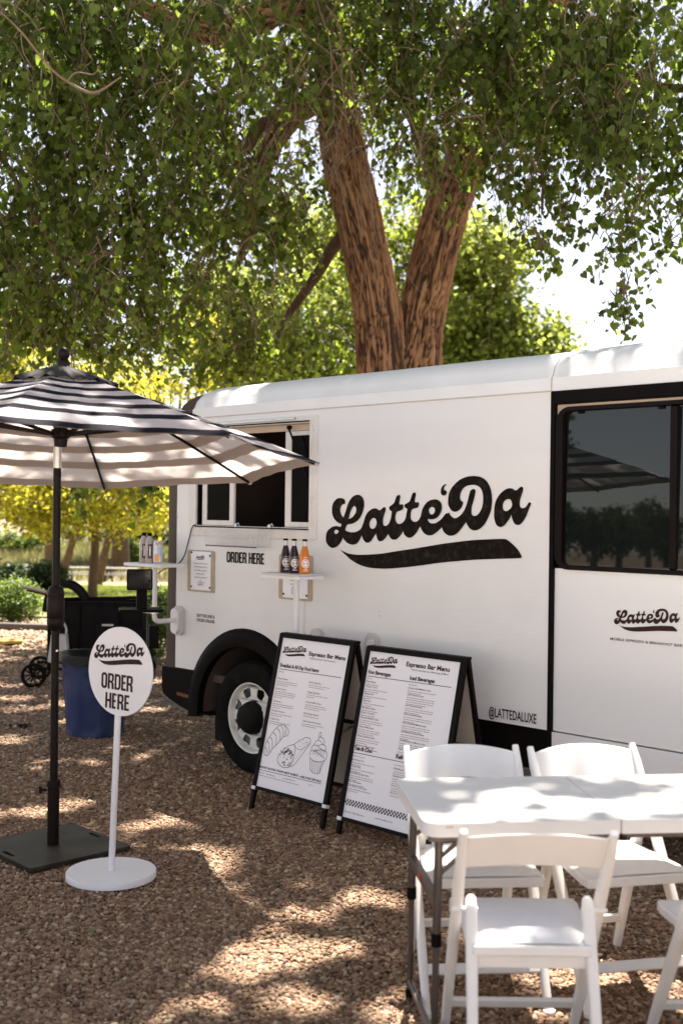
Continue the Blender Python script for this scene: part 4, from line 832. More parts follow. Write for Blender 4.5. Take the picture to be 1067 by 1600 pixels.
st([(.262, .400), (.300, .425), (.340, .448), (.368, .452), (.385, .440), (.382, .418), (.355, .380), (.320, .330), (.290, .292), (.262, .280)], .0024)
st([(.262, .400), (.240, .392), (.210, .378), (.185, .352), (.160, .325), (.155, .295), (.180, .275), (.215, .266), (.245, .272), (.262, .280), (.272, .310), (.280, .345), (.278, .380), (.262, .400)], .0026)
st([(.262, .400), (.285, .385), (.315, .380), (.350, .395), (.382, .425)], .0018)
for i in range(34):
    a = random.uniform(0, TAU); rr = random.uniform(0, 1) ** .5; x, z = .218 + .048 * rr * math.cos(a), .330 + .050 * rr * math.sin(a)
    q = random.uniform(.006, .014); b_ = random.uniform(0, TAU); st([(x, z), (x + q * math.cos(b_), z + q * math.sin(b_)), (x + q * math.cos(b_ + 1), z + q * math.sin(b_ + 1))], random.choice((.0018, .003, .0042)))
for i in range(9): x, z = random.uniform(.29, .365), random.uniform(.385, .438); st([(x, z), (x + .003, z + .001)], .0028)
for i in range(6): x = .275 + .016 * i; st([(x, .300 + .022 * i), (x + .012, .322 + .022 * i)], .0011)
st([(.398, .352), (.430, .338), (.470, .338), (.510, .350), (.522, .362)], .0024); st([(.404, .350), (.412, .318), (.422, .286), (.455, .276), (.490, .282), (.500, .318), (.512, .350)], .0024)
for x0, x1 in ((.420, .433), (.436, .445), (.452, .458), (.468, .471), (.484, .481), (.498, .490)): st([(x0, .342), ((x0 + x1) / 2, .315), (x1, .282)], .0018)
for pp in ([(.394, .360), (.400, .385), (.430, .392), (.470, .378), (.510, .362)], [(.522, .362), (.526, .385), (.500, .405), (.455, .398), (.420, .385)], [(.404, .388), (.406, .412), (.432, .422), (.470, .408), (.508, .396)], [(.510, .400), (.505, .425), (.478, .432), (.445, .420)], [(.418, .418), (.425, .440), (.448, .450), (.480, .436), (.496, .428)], [(.440, .448), (.452, .468), (.480, .462), (.492, .440)], [(.446, .462), (.440, .480), (.450, .494), (.458, .480), (.452, .466)]): st(pp, .0024)
for i in range(8): st([(.41 + .012 * i, .366 + .004 * (i % 3)), (.425 + .011 * i, .386), (.432 + .009 * i, .405)], .0012)
k.build('print', M_['ink2'], B1, smooth=0, recalc=False, label='brown print with headings and drawings of a croissant, a burrito and a cupcake')['kind'] = 'stuff'
g_ = MB()
for t_, z, n in B1L: dashes(g_, f1, .040, z - .018, n, .165, D)
for t_, z, n in B1R: dashes(g_, f1, .297, z - .018, n, .165, D)
dashes(g_, f1, .042, .778, 1, .12, D); dashes(g_, f1, .026, .193, 1, .49, D); dashes(g_, f1, .43, .208, 1, .08, D)
g_.build('small_print', M_['greyink'], B1, smooth=0, recalc=False)['kind'] = 'stuff'
B2, f2, L2 = board(1.400, .665, .52, .295, 'right A-frame menu board listing hot and iced beverages above a checkered strip')
mk(B2, f2, .668, .985, .090, 0, .46)
k = MB(); g_ = MB()
put_logo(k, .038, .878, .190, f2, D, -.0)
k.text('Espresso Bar Menu', .288, .908, .285, .024, f2, D, .03); k.text('Hot & Iced Espresso Beverages & More', .330, .890, .24, .009, f2, D, .004)
k.text('Hot Beverages', .036, .842, .158, .021, f2, D, .03); k.text('Iced Beverages', .326, .842, .165, .021, f2, D, .03); k.plate([[(.036, .8275), (.60, .8325), (.60, .8355), (.036, .8305)]], D, None, f2)
z = .797
for t_, n in B2L: k.text(t_, .034, z, .0056 * len(t_) + .010, .0088, f2, D, .004); dashes(g_, f2, .034, z - .0135, n, .155, D); z -= .0145 + .0112 * n
z = .797
for t_, n in B2R: k.text(t_, .326, z, .0056 * len(t_) + .010, .0088, f2, D, .004); dashes(g_, f2, .326, z - .0135, n, .185, D); z -= .0125 + .0106 * n
k.text('Tea & Chai', .026, .443, .128, .021, f2, D, .03); k.text('Refreshers', .318, .443, .13, .021, f2, D, .03); k.plate([[(.024, .4255), (.58, .4305), (.58, .4335), (.024, .4285)]], D, None, f2)
z = .388
for t_, n in B2T: k.text(t_, .026, z, .0056 * len(t_) + .010, .0088, f2, D, .004); dashes(g_, f2, .026, z - .0135, n, .165, D); z -= .012 + .0108 * n
z = .388
for t_, n in B2F: k.text(t_, .318, z, .0056 * len(t_) + .010, .0088, f2, D, .004); dashes(g_, f2, .318, z - .0135, n, .15, D); z -= .014 + .0112 * n
dashes(g_, f2, .036, .815, 1, .12, D); dashes(g_, f2, .326, .815, 1, .12, D); dashes(g_, f2, .026, .408, 1, .14, D); dashes(g_, f2, .318, .408, 1, .13, D)
c_ = .0102; nchk = int(.60 / c_)
for i in range(nchk):
    for j in range(3):
        if (i + j) % 2: x, zz = .026 + i * c_, .158 + j * c_; k.plate([[(x, zz), (x + c_, zz), (x + c_, zz + c_), (x, zz + c_)]], D, None, f2)
k.text('Latte Da', .028, .122, .05, .007, f2, D, .004); k.text('Craft Espresso', .085, .122, .085, .007, f2, D, .004); k.text('www.lattedaluxe.com', .245, .128, .12, .007, f2, D, .004)
k.build('print', M_['ink2'], B2, smooth=0, recalc=False, label='brown print with headings and a black and white checkered strip')['kind'] = 'stuff'; g_.build('small_print', M_['greyink'], B2, smooth=0, recalc=False)['kind'] = 'stuff'

# ------------------------------------------------------------------ folding table
TB_ = thing('folding_table', 'white plastic fold-in-half table on dark steel legs', 'table', (.262, 3.455, 0), R(6.5))
TW, TD, TH = 1.22, .585, .742
for x0, x1 in ((0, .6085), (.6115, TW)):
    lp = rrect(x0, 0, x1, TD, .006, 2) if False else None
    q = []
    rl, rr_ = (.05, .008) if x0 == 0 else (.008, .05)
    for cx, cy, a, r in ((x1 - rr_, TD - rr_, 0, rr_), (x0 + rl, TD - rl, 90, rl), (x0 + rl, rl, 180, rl), (x1 - rr_, rr_, 270, rr_)):
        for kk in range(7): t = R(a + 15 * kk); q.append((cx + r * math.cos(t), cy + r * math.sin(t)))
    MB().plate([q], TH, TH - .043, lambda x, y, d: (x, y, d)).build('tabletop', M_['table'], TB_, smooth=40, bevel=.008, seg=3)
MB().box((.61, TD / 2, TH - .03), (.05, TD - .04, .02)).box((.30, .05, TH - .055), (.56, .03, .02)).box((.30, TD - .05, TH - .055), (.56, .03, .02)).box((.92, .05, TH - .055), (.56, .03, .02)).box((.92, TD - .05, TH - .055), (.56, .03, .02)).build('under_frame', M_['steel'], TB_, smooth=0)
MB().box((.075, -.001, TH - .012), (.022, .002, .006)).build('stamped_mark', M_['boardback'], TB_, smooth=0)
for sx in (0, 1):
    X = (lambda x: x) if sx == 0 else (lambda x: TW - x)
    for y in (.075, TD - .075):
        lg = MB().tube([(X(.058), y, TH - .05), (X(.053), y, .36)], .0135, 12).tube([(X(.053), y, .38), (X(.050), y, .03)], .0108, 12).build('leg', M_['steel'], TB_)
        MB().tube([(X(.0533), y, .345), (X(.0531), y, .385)], .0165, 12).build('height_collar', M_['black'], lg)
        MB().tube([(X(.05), y, .0), (X(.05), y, .035)], .014, 12).build('foot_cap', M_['black'], lg)
        yy = .115 if y < .2 else TD - .115
        MB().bar((X(.057), y, TH - .18), (X(.22), yy, TH - .06), .004, .014).bar((X(.057), y, TH - .13), (X(.16), yy, TH - .06), .004, .014).build('hinge_stay', M_['steel'], TB_)
    MB().bar((X(.055), .075, .48 - .0), (X(.055), TD - .075, .48), .026, .03).build('leg_brace', M_['steel'], TB_, smooth=0, bevel=.003)
    MB().tube([(X(.05), .075, .06), (X(.05), TD - .075, .06)], .011, 10).build('leg_crossbar', M_['steel'], TB_)
MB().box((.0405, .30, .495 - .005), (.004, .045, .014)).build('red_tag', mat('red_plastic', (.45, .05, .02), .4), TB_, smooth=0)

# ------------------------------------------------------------------ folding chairs (local -y is the front)
def make_chair(label, loc, rz):
    c = thing('folding_chair', label, 'chair', loc, rz, 'white folding chairs around the table')
    for s in (-1, 1):
        a = Vector((s * .205, -.245, 0)); b_ = Vector((s * .208, .285, .792)); q = [a.lerp(b_, t) for t in (0, .2, .45, .7, .92, 1)]
        m = MB()
        pr = [(.013, .014), (.015, .020), (.016, .023), (.016, .021), (.015, .017), (.011, .010)]
        d = (b_ - a).normalized(); nx = Vector((1, 0, 0)); ny = d.cross(nx).normalized(); vs = []
        for p, (w, h) in zip(q, pr):
            for kk in range(12):
                t = TAU * kk / 12; vs.append(p + nx * w * (abs(math.cos(t)) ** .5) * math.copysign(1, math.cos(t)) + ny * h * (abs(math.sin(t)) ** .5) * math.copysign(1, math.sin(t)))
        m.add(vs, [(i * 12 + kk, i * 12 + (kk + 1) % 12, (i + 1) * 12 + (kk + 1) % 12, (i + 1) * 12 + kk) for i in range(5) for kk in range(12)] + [tuple(range(12)), tuple(range(60, 72))])
        m.build('long_leg', M_['resin'], c, smooth=50)
        a = Vector((s * .176, .325, 0)); b_ = Vector((s * .168, .125, .565)); m = MB(); d = (b_ - a).normalized(); ny = d.cross(nx).normalized(); vs = []
        q = [a.lerp(b_, t) for t in (0, .3, .7, .94, .985, 1)]; pr = [(.013, .015), (.015, .019), (.017, .022), (.017, .021), (.014, .014), (.006, .006)]
        for p, (w, h) in zip(q, pr):
            for kk in range(12):
                t = TAU * kk / 12; vs.append(p + nx * w * (abs(math.cos(t)) ** .5) * math.copysign(1, math.cos(t)) + ny * h * (abs(math.sin(t)) ** .5) * math.copysign(1, math.sin(t)))
        m.add(vs, [(i * 12 + kk, i * 12 + (kk + 1) % 12, (i + 1) * 12 + (kk + 1) % 12, (i + 1) * 12 + kk) for i in range(5) for kk in range(12)] + [tuple(range(12)), tuple(range(60, 72))])
        o = m.build('short_leg', M_['resin'], c, smooth=50)
        MB().tube([(s * .150, .135, .525), (s * .224, .135, .525)], .007, 8).build('pivot_bolt', M_['resin'], o)
    # backrest: curved in plan, arched top and bottom
    m = MB(); n = 14; vs = []
    for i in range(n + 1):
        u = -1 + 2 * i / n; x = u * .196; bow = .022 * (1 - u * u); ar = .022 * (1 - u * u)
        for z_, dz, th in ((.668, .85 * ar, 0), (.772, ar, 0)):
            y = -.245 + .53 * (z_ + dz) / .792 + bow
            for e in (-.007, .007): vs.append((x, y + e, z_ + dz))
    fs = []
    for i in range(n):
        b0 = i * 4; b1 = b0 + 4
        fs += [(b0, b1, b1 + 2, b0 + 2), (b0 + 1, b0 + 3, b1 + 3, b1 + 1), (b0 + 2, b1 + 2, b1 + 3, b0 + 3), (b0, b0 + 1, b1 + 1, b1)]
    fs += [(0, 2, 3, 1), (n * 4, n * 4 + 1, n * 4 + 3, n * 4 + 2)]
    m.add(vs, fs).build('backrest', M_['resin'], c, smooth=40, bevel=.004)
    # seat frame and pad
    fo = [(-.198, -.205), (.198, -.205), (.203, -.16), (.170, .205), (-.170, .205), (-.203, -.16)]
    MB().plate([fo], .446, .415, lambda x, y, d: (x, y, d + .00 * y)).build('seat_frame', M_['resin'], c, smooth=40, bevel=.006)
    m = MB(); n = 10; vs = []
    for j in range(n + 1):
        v_ = j / n; y = -.190 + .38 * v_; hw = .186 + (.158 - .186) * v_
        for i in range(n + 1):
            u = -1 + 2 * i / n; e = (1 - abs(u) ** 6) * (1 - abs(2 * v_ - 1) ** 6); vs.append((u * hw, y, .4465 + .020 * e + .003 * (1 - u * u)))
    m.add(vs, [(j * (n + 1) + i, j * (n + 1) + i + 1, (j + 1) * (n + 1) + i + 1, (j + 1) * (n + 1) + i) for j in range(n) for i in range(n)]).build('seat_pad', M_['pad'], c, smooth=60)
    MB().box((0, .175, .402), (.318, .018, .055)).build('rear_rail', M_['resin'], c, smooth=0, bevel=.004)
    MB().box((0, -.165, .13), (.385, .016, .036), Matrix.Rotation(R(-32), 3, 'X')).build('front_stretcher', M_['resin'], c, smooth=0, bevel=.004)
    MB().box((0, .275, .13), (.33, .014, .034), Matrix.Rotation(R(20), 3, 'X')).build('rear_stretcher', M_['resin'], c, smooth=0, bevel=.004)
    for s in (-1, 1): MB().lathe([(0, 0), (.019, 0), (.020, .018), (0, .020)], 10, (s * .205, -.245, 0)).build('foot_cap', M_['resin'], c)
    return c
chair = make_chair('white folding chair nearest the camera, its back towards us and its seat pad in view', (.556, 3.465, .005), R(180))
def place_chair(label, loc, rz):
    c = copy_tree(chair); c.location = loc; c.rotation_euler = (0, 0, rz); c['label'] = label; return c
place_chair('white folding chair behind the table corner beside the right menu board', (.485, 4.06, .005), R(5))
place_chair('white folding chair behind the table in front of the sliding door', (.985, 4.10, .005), R(13))
place_chair('white folding chair cut by the picture edge, only a seat corner and leg showing', (1.225, 3.47, .005), R(183))

# ------------------------------------------------------------------ blue bin
BN = thing('trash_bin', 'dark blue plastic trash bin with a black liner behind the round sign', 'bin', (-1.80, 8.52, 0))
def binr(z): return .205 + .045 * z / .58
m = MB(); n = 72; zs = [0.0, .012, .05, .09, .40, .44, .47, .50, .545, .55, .585, .59]
vs = []
for z in zs:
    for kk in range(n):
        a = TAU * kk / n; ph = (kk % 12) / 12; rec = 1 if .17 < ph < .83 else 0
        top = .44 if .3 < ph < .7 else .40
        r = binr(z) - (.010 if rec and .05 <= z <= top + .001 else 0) + (.012 if z >= .55 else 0) - (.01 if z == 0 else 0)
        vs.append((r * math.cos(a), r * math.sin(a), z + .004))
m.add(vs, [(i * n + kk, i * n + (kk + 1) % n, (i + 1) * n + (kk + 1) % n, (i + 1) * n + kk) for i in range(len(zs) - 1) for kk in range(n)] + [tuple(range(n))])
m.build('body', M_['bin'], BN, smooth=30)
for a in (R(200), R(20)):
    cc = Vector((.272 * math.cos(a), .272 * math.sin(a), .545)); MB().box(cc, (.05, .10, .02), Matrix.Rotation(a, 3, 'Z')).box(cc + Vector((.02 * math.cos(a), .02 * math.sin(a), -.02)), (.012, .10, .05), Matrix.Rotation(a, 3, 'Z')).build('handle', M_['bin'], BN, smooth=0, bevel=.004)
m = MB(); prf = [(.20, .50), (.235, .60), (.268, .608), (.272, .59), (.270, .555), (.274, .535)]; m.lathe(prf, 60)
for i, v_ in enumerate(m.v): vv = Vector(v_); m.v[i] = tuple(vv + Vector((vv.x, vv.y, 0)).normalized() * .006 * noise.noise(vv * 22) + Vector((0, 0, .018 * noise.noise(vv * 9) * (1 if vv.z < .56 else .4))))
m.lathe([(.20, .50), (0, .46)], 30).build('liner', M_['bag'], BN, smooth=60)

# ------------------------------------------------------------------ wagon
WG = thing('utility_wagon', 'black collapsible fabric wagon with side pouches and spoked wheels behind the blue bin', 'wagon', (-2.30, 11.0, 0), R(8))
wl, ww, zb, zt = .88, .50, .26, .78
for nm, c_, d_ in (('side_fabric', (0, -ww / 2, (zb + zt) / 2), (wl, .02, zt - zb)), ('side_fabric', (0, ww / 2, (zb + zt) / 2), (wl, .02, zt - zb)), ('end_fabric', (-wl / 2, 0, (zb + zt) / 2), (.02, ww - .03, zt - zb)), ('end_fabric', (wl / 2, 0, (zb + zt) / 2), (.02, ww - .03, zt - zb)), ('floor_fabric', (0, 0, zb), (wl - .03, ww - .03, .02))):
    MB().box(c_, d_).build(nm, M_['cloth'], WG, smooth=0, bevel=.008)
MB().tube([(-wl / 2, -ww / 2 - .01, zt), (-.1, -ww / 2 - .012, zt + .012), (wl / 2, -ww / 2 - .01, zt)], .016).tube([(-wl / 2, ww / 2 + .01, zt), (wl / 2, ww / 2 + .01, zt + .02)], .016).tube([(-wl / 2, -ww / 2, zt), (-wl / 2, ww / 2, zt)], .016).tube([(wl / 2, -ww / 2, zt), (wl / 2, ww / 2, zt)], .016).build('top_rail', M_['cloth'], WG)
for x in (-wl / 2, -.02 + wl / 2, -.16):
    for y in (-ww / 2 - .018, ww / 2 + .018): MB().tube([(x, y, .16), (x, y, zt)], .011, 8).build('frame_post', M_['frame'], WG)
MB().tube([(-.60, -ww / 2, .17), (.5, -ww / 2, .17)], .012).tube([(-.60, ww / 2, .17), (.5, ww / 2, .17)], .012).build('chassis_rail', M_['frame'], WG)
pch = MB().box((.10, -ww / 2 - .035, .60), (.20, .05, .27)).build('pouch', M_['cloth'], WG, smooth=0, bevel=.015)
MB().box((.10, -ww / 2 - .0615, .585), (.105, .002, .018)).build('pouch_badge', M_['stainless'], pch, smooth=0)
MB().box((.39, -ww / 2 - .03, .42), (.13, .05, .26)).build('pouch', M_['cloth'], WG, smooth=0, bevel=.012)
MB().tube(catmull([(-.48, -.2, .70), (-.44, -.2, .88), (-.30, -.2, .95), (-.19, -.2, .90), (-.12, -.2, .80)], 5), .03, 10).tube(catmull([(-.48, .1, .70), (-.44, .1, .88), (-.30, .1, .95), (-.19, .1, .90), (-.12, .1, .80)], 5), .03, 10).build('canopy_bow', M_['cloth'], WG)
hm = MB(); A = catmull([(-.50, 0, .72), (-.46, 0, .86), (-.34, 0, .935), (-.22, 0, .90), (-.13, 0, .79)], 5)
hm.add([(p.x, y, p.z + .012) for p in A for y in (-.22, -.05, .12)], [(i * 3 + j, i * 3 + j + 1, i * 3 + j + 4, i * 3 + j + 3) for i in range(len(A) - 1) for j in range(2)]).build('hood', M_['cloth'], WG, smooth=60)
MB().box((-.52, -.12, .885), (.34, .22, .016), Matrix.Rotation(R(14), 3, 'Y')).build('tray', M_['wood'], WG, smooth=0, bevel=.004)
MB().box((-.50, -.12, .865), (.30, .20, .014), Matrix.Rotation(R(14), 3, 'Y')).build('tray_base', M_['frame'], WG, smooth=0)
def wgwheel(x, y, r):
    w = MB().lathe([(r - .03, -.02), (r - .008, -.02), (r, -.008), (r, .008), (r - .008, .02), (r - .03, .02), (r - .03, -.02)], 36, (x, y, r), AX).build('wheel', M_['tyre'], WG, smooth=50)
    s_ = MB().lathe([(0, -.024), (.022, -.024), (.022, .024), (0, .024)], 16, (x, y, r), AX)
    for kk in range(10):
        a = TAU * kk / 10; s_.bar((x, y, r), (x + (r - .02) * math.cos(a), y, r + (r - .02) * math.sin(a)), .012, .008, up=(0, 1, 0))
    s_.build('spokes', M_['frame'], w)
wgwheel(-.57, -.27, .115); wgwheel(-.57, .27, .115); wgwheel(.42, -.27, .12); wgwheel(.42, .27, .12)
# white jug hanging from the wagon
J = thing('water_jug', 'cloudy white plastic jug with a loop handle hanging behind the umbrella pole', 'jug', W(93, 1034, 10.55))
MB().plate([[tuple(p)[:2] for p in catmull([(-.085, .0, 0), (-.094, .03, 0), (-.080, .13, 0), (-.068, .22, 0), (-.060, .25, 0), (.060, .25, 0), (.070, .22, 0), (.080, .13, 0), (.092, .03, 0), (.084, .0, 0), (0, -.008, 0)], 4, True)]], -.045, .045, side).build('body', M_['jug'], J, smooth=40, bevel=.018, seg=3)
MB().tube(catmull([(-.058, 0, .24), (-.062, 0, .30), (-.035, 0, .355), (0, 0, .368), (.035, 0, .355), (.062, 0, .30), (.058, 0, .24)], 5), .010, 8).build('handle', M_['jug'], J)
MB().tube([(0, 0, .36), (.03, .12, .38), (.05, .2, .37)], .005, 6).build('strap', M_['cloth'], J)

# ------------------------------------------------------------------ small ground things
tm = thing('edging_timber', 'weathered grey edging timber between the gravel and the shrub', 'timber', W(20, 979, 16.4))
MB().bar((-1.6, .25, .0), (.62, -.12, -.01), .14, .12).build('log', M_['timber'], tm, smooth=30, bevel=.02)
ys = MB().plate([[tuple(p)[:2] for p in catmull([(-.50, .25, 0), (.05, .2, 0), (.22, -.02, 0), (.12, -.16, 0), (-.5, -.12, 0)], 5, True)]], .05, .02, lambda x, y, d: (x, y, d + .02 * math.sin(x * 9))).build('ground_cloth', M_['yellow'], None, smooth=40)
ys.location = W(8, 1010, 13.9); ys.location.z = .0; tag(ys, 'flat yellow cloth strip lying on the gravel at the left picture edge', 'cloth')

# ------------------------------------------------------------------ foliage kit
HEART = np.array([(0, 0, 0), (-.24, .13, .05), (-.50, -.02, .10), (-.50, -.33, .12), (-.26, -.68, .07), (0, -1.05, -.02), (.26, -.68, .07), (.50, -.33, .12), (.50, -.02, .10), (.24, .13, .05)])
HF = np.array([(0, 1, 2), (0, 2, 3), (0, 3, 4), (0, 4, 5), (0, 5, 6), (0, 6, 7), (0, 7, 8), (0, 8, 9)])
DIAM = np.array([(0, 0, 0), (-.42, -.4, .12), (0, -1, 0), (.42, -.4, .12)]); DF = np.array([(0, 1, 2), (0, 2, 3)])
def leafmesh(name, pos, size, m, parent=None, tmpl=(HEART, HF), hang=.75, yaw=None):
    n = len(pos); T, F = tmpl
    yaw = rng.random(n) * TAU if yaw is None else yaw
    d = np.stack([rng.normal(0, 1, n), rng.normal(0, 1, n), rng.normal(0, .6, n)], 1); d /= np.linalg.norm(d, axis=1)[:, None]
    down = np.array([0, 0, -1.0]); ax = down * hang + d * (1 - hang); ax /= np.linalg.norm(ax, axis=1)[:, None]   # tip direction
    sidev = np.stack([np.cos(yaw), np.sin(yaw), rng.normal(0, .25, n)], 1); sidev -= ax * (sidev * ax).sum(1)[:, None]; sidev /= np.linalg.norm(sidev, axis=1)[:, None] + 1e-9
    nr = np.cross(sidev, ax)
    V = pos[:, None, :] + size[:, None, None] * (T[None, :, 0, None] * sidev[:, None, :] - T[None, :, 1, None] * ax[:, None, :] + T[None, :, 2, None] * nr[:, None, :])
    k = len(T); Fx = (F[None] + (np.arange(n) * k)[:, None, None]).reshape(-1, 3)
    tint = np.repeat(rng.random(n), k)
    return npmesh(name, V.reshape(-1, 3), Fx, m, parent, attr=tint)
def ellip(n, c, r, shell=.0):
    d = rng.normal(0, 1, (n, 3)); d /= np.linalg.norm(d, axis=1)[:, None]; q = rng.random(n) ** (1 / 3) if not shell else (shell + (1 - shell) * rng.random(n))
    return np.array(c) + d * q[:, None] * np.array(r)
def clumped(n, c, r, clump=.35, per=24, shell=.55):
    k = max(1, n // per); ctr = ellip(k, c, r, shell); cs = clump * (.5 + rng.random(k)); idx = rng.integers(0, k, n)
    return ctr[idx] + rng.normal(0, 1, (n, 3)) * cs[idx][:, None] * np.array([1, 1, .7]) * .6
def hollow(pts, holes):
    k = np.ones(len(pts), bool)
    for c, r in holes: k &= (((pts - np.array(c)) / np.array(r)) ** 2).sum(1) > 1
    return pts[k]

# ------------------------------------------------------------------ the big cottonwood
TX = thing('cottonwood_tree', 'huge twin-trunked cottonwood with deeply furrowed bark standing behind the truck', 'tree', (.62, 12.6, 0))
def bark_tube(name, pts, rad, mt, n=110, dz=.022, parent=TX, amp=.042, seed=0):
    P = catmull(pts, 26); m = len(P); rr = np.interp(np.linspace(0, 1, m), np.linspace(0, 1, len(rad)), rad); vs = []; tint = []
    t0 = (P[1] - P[0]).normalized(); nx = t0.cross(Vector((0, 1, 0))).normalized(); L = 0
    for i, p in enumerate(P):
        t = (P[min(i + 1, m - 1)] - P[max(i - 1, 0)]).normalized(); nx = (nx - t * nx.dot(t)).normalized(); ny = t.cross(nx)
        if i: L += (P[i] - P[i - 1]).length
        for k in range(n):
            a = TAU * k / n; d = nx * math.cos(a) + ny * math.sin(a); R0 = rr[i]
            q = Vector((math.cos(a) * R0 * 21 + seed, math.sin(a) * R0 * 21, L * .85)); w = Vector((math.cos(a) * 2, math.sin(a) * 2, L * 4 + seed))
            q += Vector((1, 1, 0)) * .55 * noise.noise(w * 1.2)
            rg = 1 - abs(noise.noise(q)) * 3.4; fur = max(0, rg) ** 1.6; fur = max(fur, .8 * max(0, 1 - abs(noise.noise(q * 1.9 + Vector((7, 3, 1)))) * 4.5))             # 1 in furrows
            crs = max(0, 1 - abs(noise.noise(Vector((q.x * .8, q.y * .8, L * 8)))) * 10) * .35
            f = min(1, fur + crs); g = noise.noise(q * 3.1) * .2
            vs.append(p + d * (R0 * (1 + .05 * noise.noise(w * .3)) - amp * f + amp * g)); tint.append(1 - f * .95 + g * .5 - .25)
    vs = np.array([tuple(v) for v in vs]); idx = []
    F = np.array([(i * n + k, i * n + (k + 1) % n, (i + 1) * n + (k + 1) % n, (i + 1) * n + k) for i in range(m - 1) for k in range(n)])
    o = npmesh(name, vs, F, mt, parent, smooth=True, attr=np.array(tint)); return o
TXi = Vector(TX.location)
def A_(px, py, Y): return W(px, py, Y) - TXi
base = A_(622, 700, 12.6)
bark_tube('trunk', [Vector((.02, 0, 0)), A_(612, 700, 12.6), A_(598, 580, 12.6), A_(586, 470, 12.55), A_(560, 340, 12.5), A_(535, 230, 12.45), A_(523, 130, 12.4), A_(516, 30, 12.3), A_(500, -90, 12.2), A_(470, -260, 12.0), A_(455, -420, 11.6)], [.52, .36, .285, .262, .258, .245, .22, .20, .17, .12, .07], M_['bark'], seed=3)
bark_tube('trunk', [Vector((.16, .1, .0)), A_(640, 700, 12.7), A_(650, 580, 12.75), A_(664, 470, 12.8), A_(693, 340, 12.8), A_(730, 250, 12.8), A_(768, 170, 12.7), A_(822, 85, 12.5), A_(880, -20, 12.2), A_(930, -160, 11.8), A_(980, -330, 11.4)], [.40, .32, .285, .262, .258, .25, .225, .19, .15, .11, .06], M_['bark'], seed=41)
def limb(pts, rad, mt='branch', nm='limb', n=14):
    P = catmull(pts, 6); rr = list(np.interp(np.linspace(0, 1, len(P)), np.linspace(0, 1, len(rad)), rad))
    P = [p + Vector((noise.noise(p * 2), noise.noise(p * 2 + Vector((5, 0, 0))), noise.noise(p * 2 + Vector((0, 9, 0))))) * .05 for p in P]
    return MB().tube(P, rr, n).build(nm, M_[mt], TX, smooth=60)
bark_tube('limb', [A_(548, 190, 12.4), A_(505, 160, 12.3), A_(462, 175, 12.3), A_(425, 228, 12.2), A_(402, 290, 12.1), A_(392, 350, 12.0), A_(372, 410, 11.9)], [.17, .165, .15, .12, .10, .07, .03], M_['bark'], n=50, amp=.03, seed=77)
bark_tube('limb', [A_(520, 75, 12.4), A_(470, 10, 12.1), A_(400, 30, 11.8), A_(330, 50, 11.5), A_(240, 20, 11.0), A_(130, -60, 10.4), A_(0, -120, 9.8)], [.18, .175, .16, .13, .10, .07, .04], M_['bark'], n=50, amp=.03, seed=99)
limb([A_(450, 190, 12.3), A_(405, 200, 12.2), A_(385, 235, 12.1), A_(345, 262, 12.0), A_(310, 310, 11.9)], [.10, .075, .06, .04, .02]); limb([A_(565, 340, 12.6), A_(520, 390, 12.9), A_(480, 455, 13.2), A_(445, 500, 13.4), A_(422, 560, 13.5)], [.09, .07, .055, .04, .02])
limb([A_(770, 165, 12.6), A_(790, 95, 12.3), A_(850, 60, 11.9), A_(930, 90, 11.3), A_(1010, 130, 10.8), A_(1100, 140, 10.4)], [.13, .12, .10, .075, .05, .03])
limb([A_(760, 190, 12.7), A_(860, 180, 12.0), A_(930, 230, 11.3), A_(985, 290, 10.8)], [.09, .06, .04, .02])
limb([A_(705, 300, 12.7), A_(650, 190, 12.9), A_(620, 60, 13.1), A_(600, -80, 13.3)], [.10, .09, .07, .05])
limb([A_(300, 25, 11.3), A_(230, 110, 10.6), A_(180, 170, 10.0), A_(150, 260, 9.7)], [.05, .04, .03, .015])
limb([A_(400, 40, 11.6), A_(330, 200, 11.6), A_(270, 330, 11.6), A_(235, 430, 11.6)], [.05, .04, .03, .015])
limb([A_(5, 20, 8.1), A_(60, 78, 8.0), A_(110, 122, 7.95), A_(150, 144, 7.9), A_(192, 122, 7.9)], [.006, .009, .010, .011, .005], 'twig', 'dead_branch', 10); limb([A_(110, 122, 7.95), A_(125, 110, 7.9), A_(150, 116, 7.85), A_(160, 104, 7.8)], [.007, .005, .004, .002], 'twig', 'dead_branch', 8); limb([A_(60, 78, 8.0), A_(80, 96, 8.0), A_(84, 118, 8.0), A_(76, 138, 8.0)], [.006, .005, .004, .002], 'twig', 'dead_branch', 8); limb([A_(30, 50, 8.05), A_(36, 80, 8.1), A_(52, 104, 8.1)], [.005, .004, .002], 'twig', 'dead_branch', 8)
limb([A_(-40, 150, 9.6), A_(60, 350, 9.9), A_(130, 470, 10.2)], [.03, .02, .01]); limb([A_(870, 60, 11.8), A_(850, 160, 10.9), A_(840, 240, 10.6), A_(846, 330, 10.5)], [.035, .028, .02, .01])
limb([A_(640, 95, 12.6), A_(700, 120, 12.0), A_(745, 150, 11.6), A_(770, 160, 11.5)], [.05, .045, .03, .02], 'twig', 'dead_branch', 10)
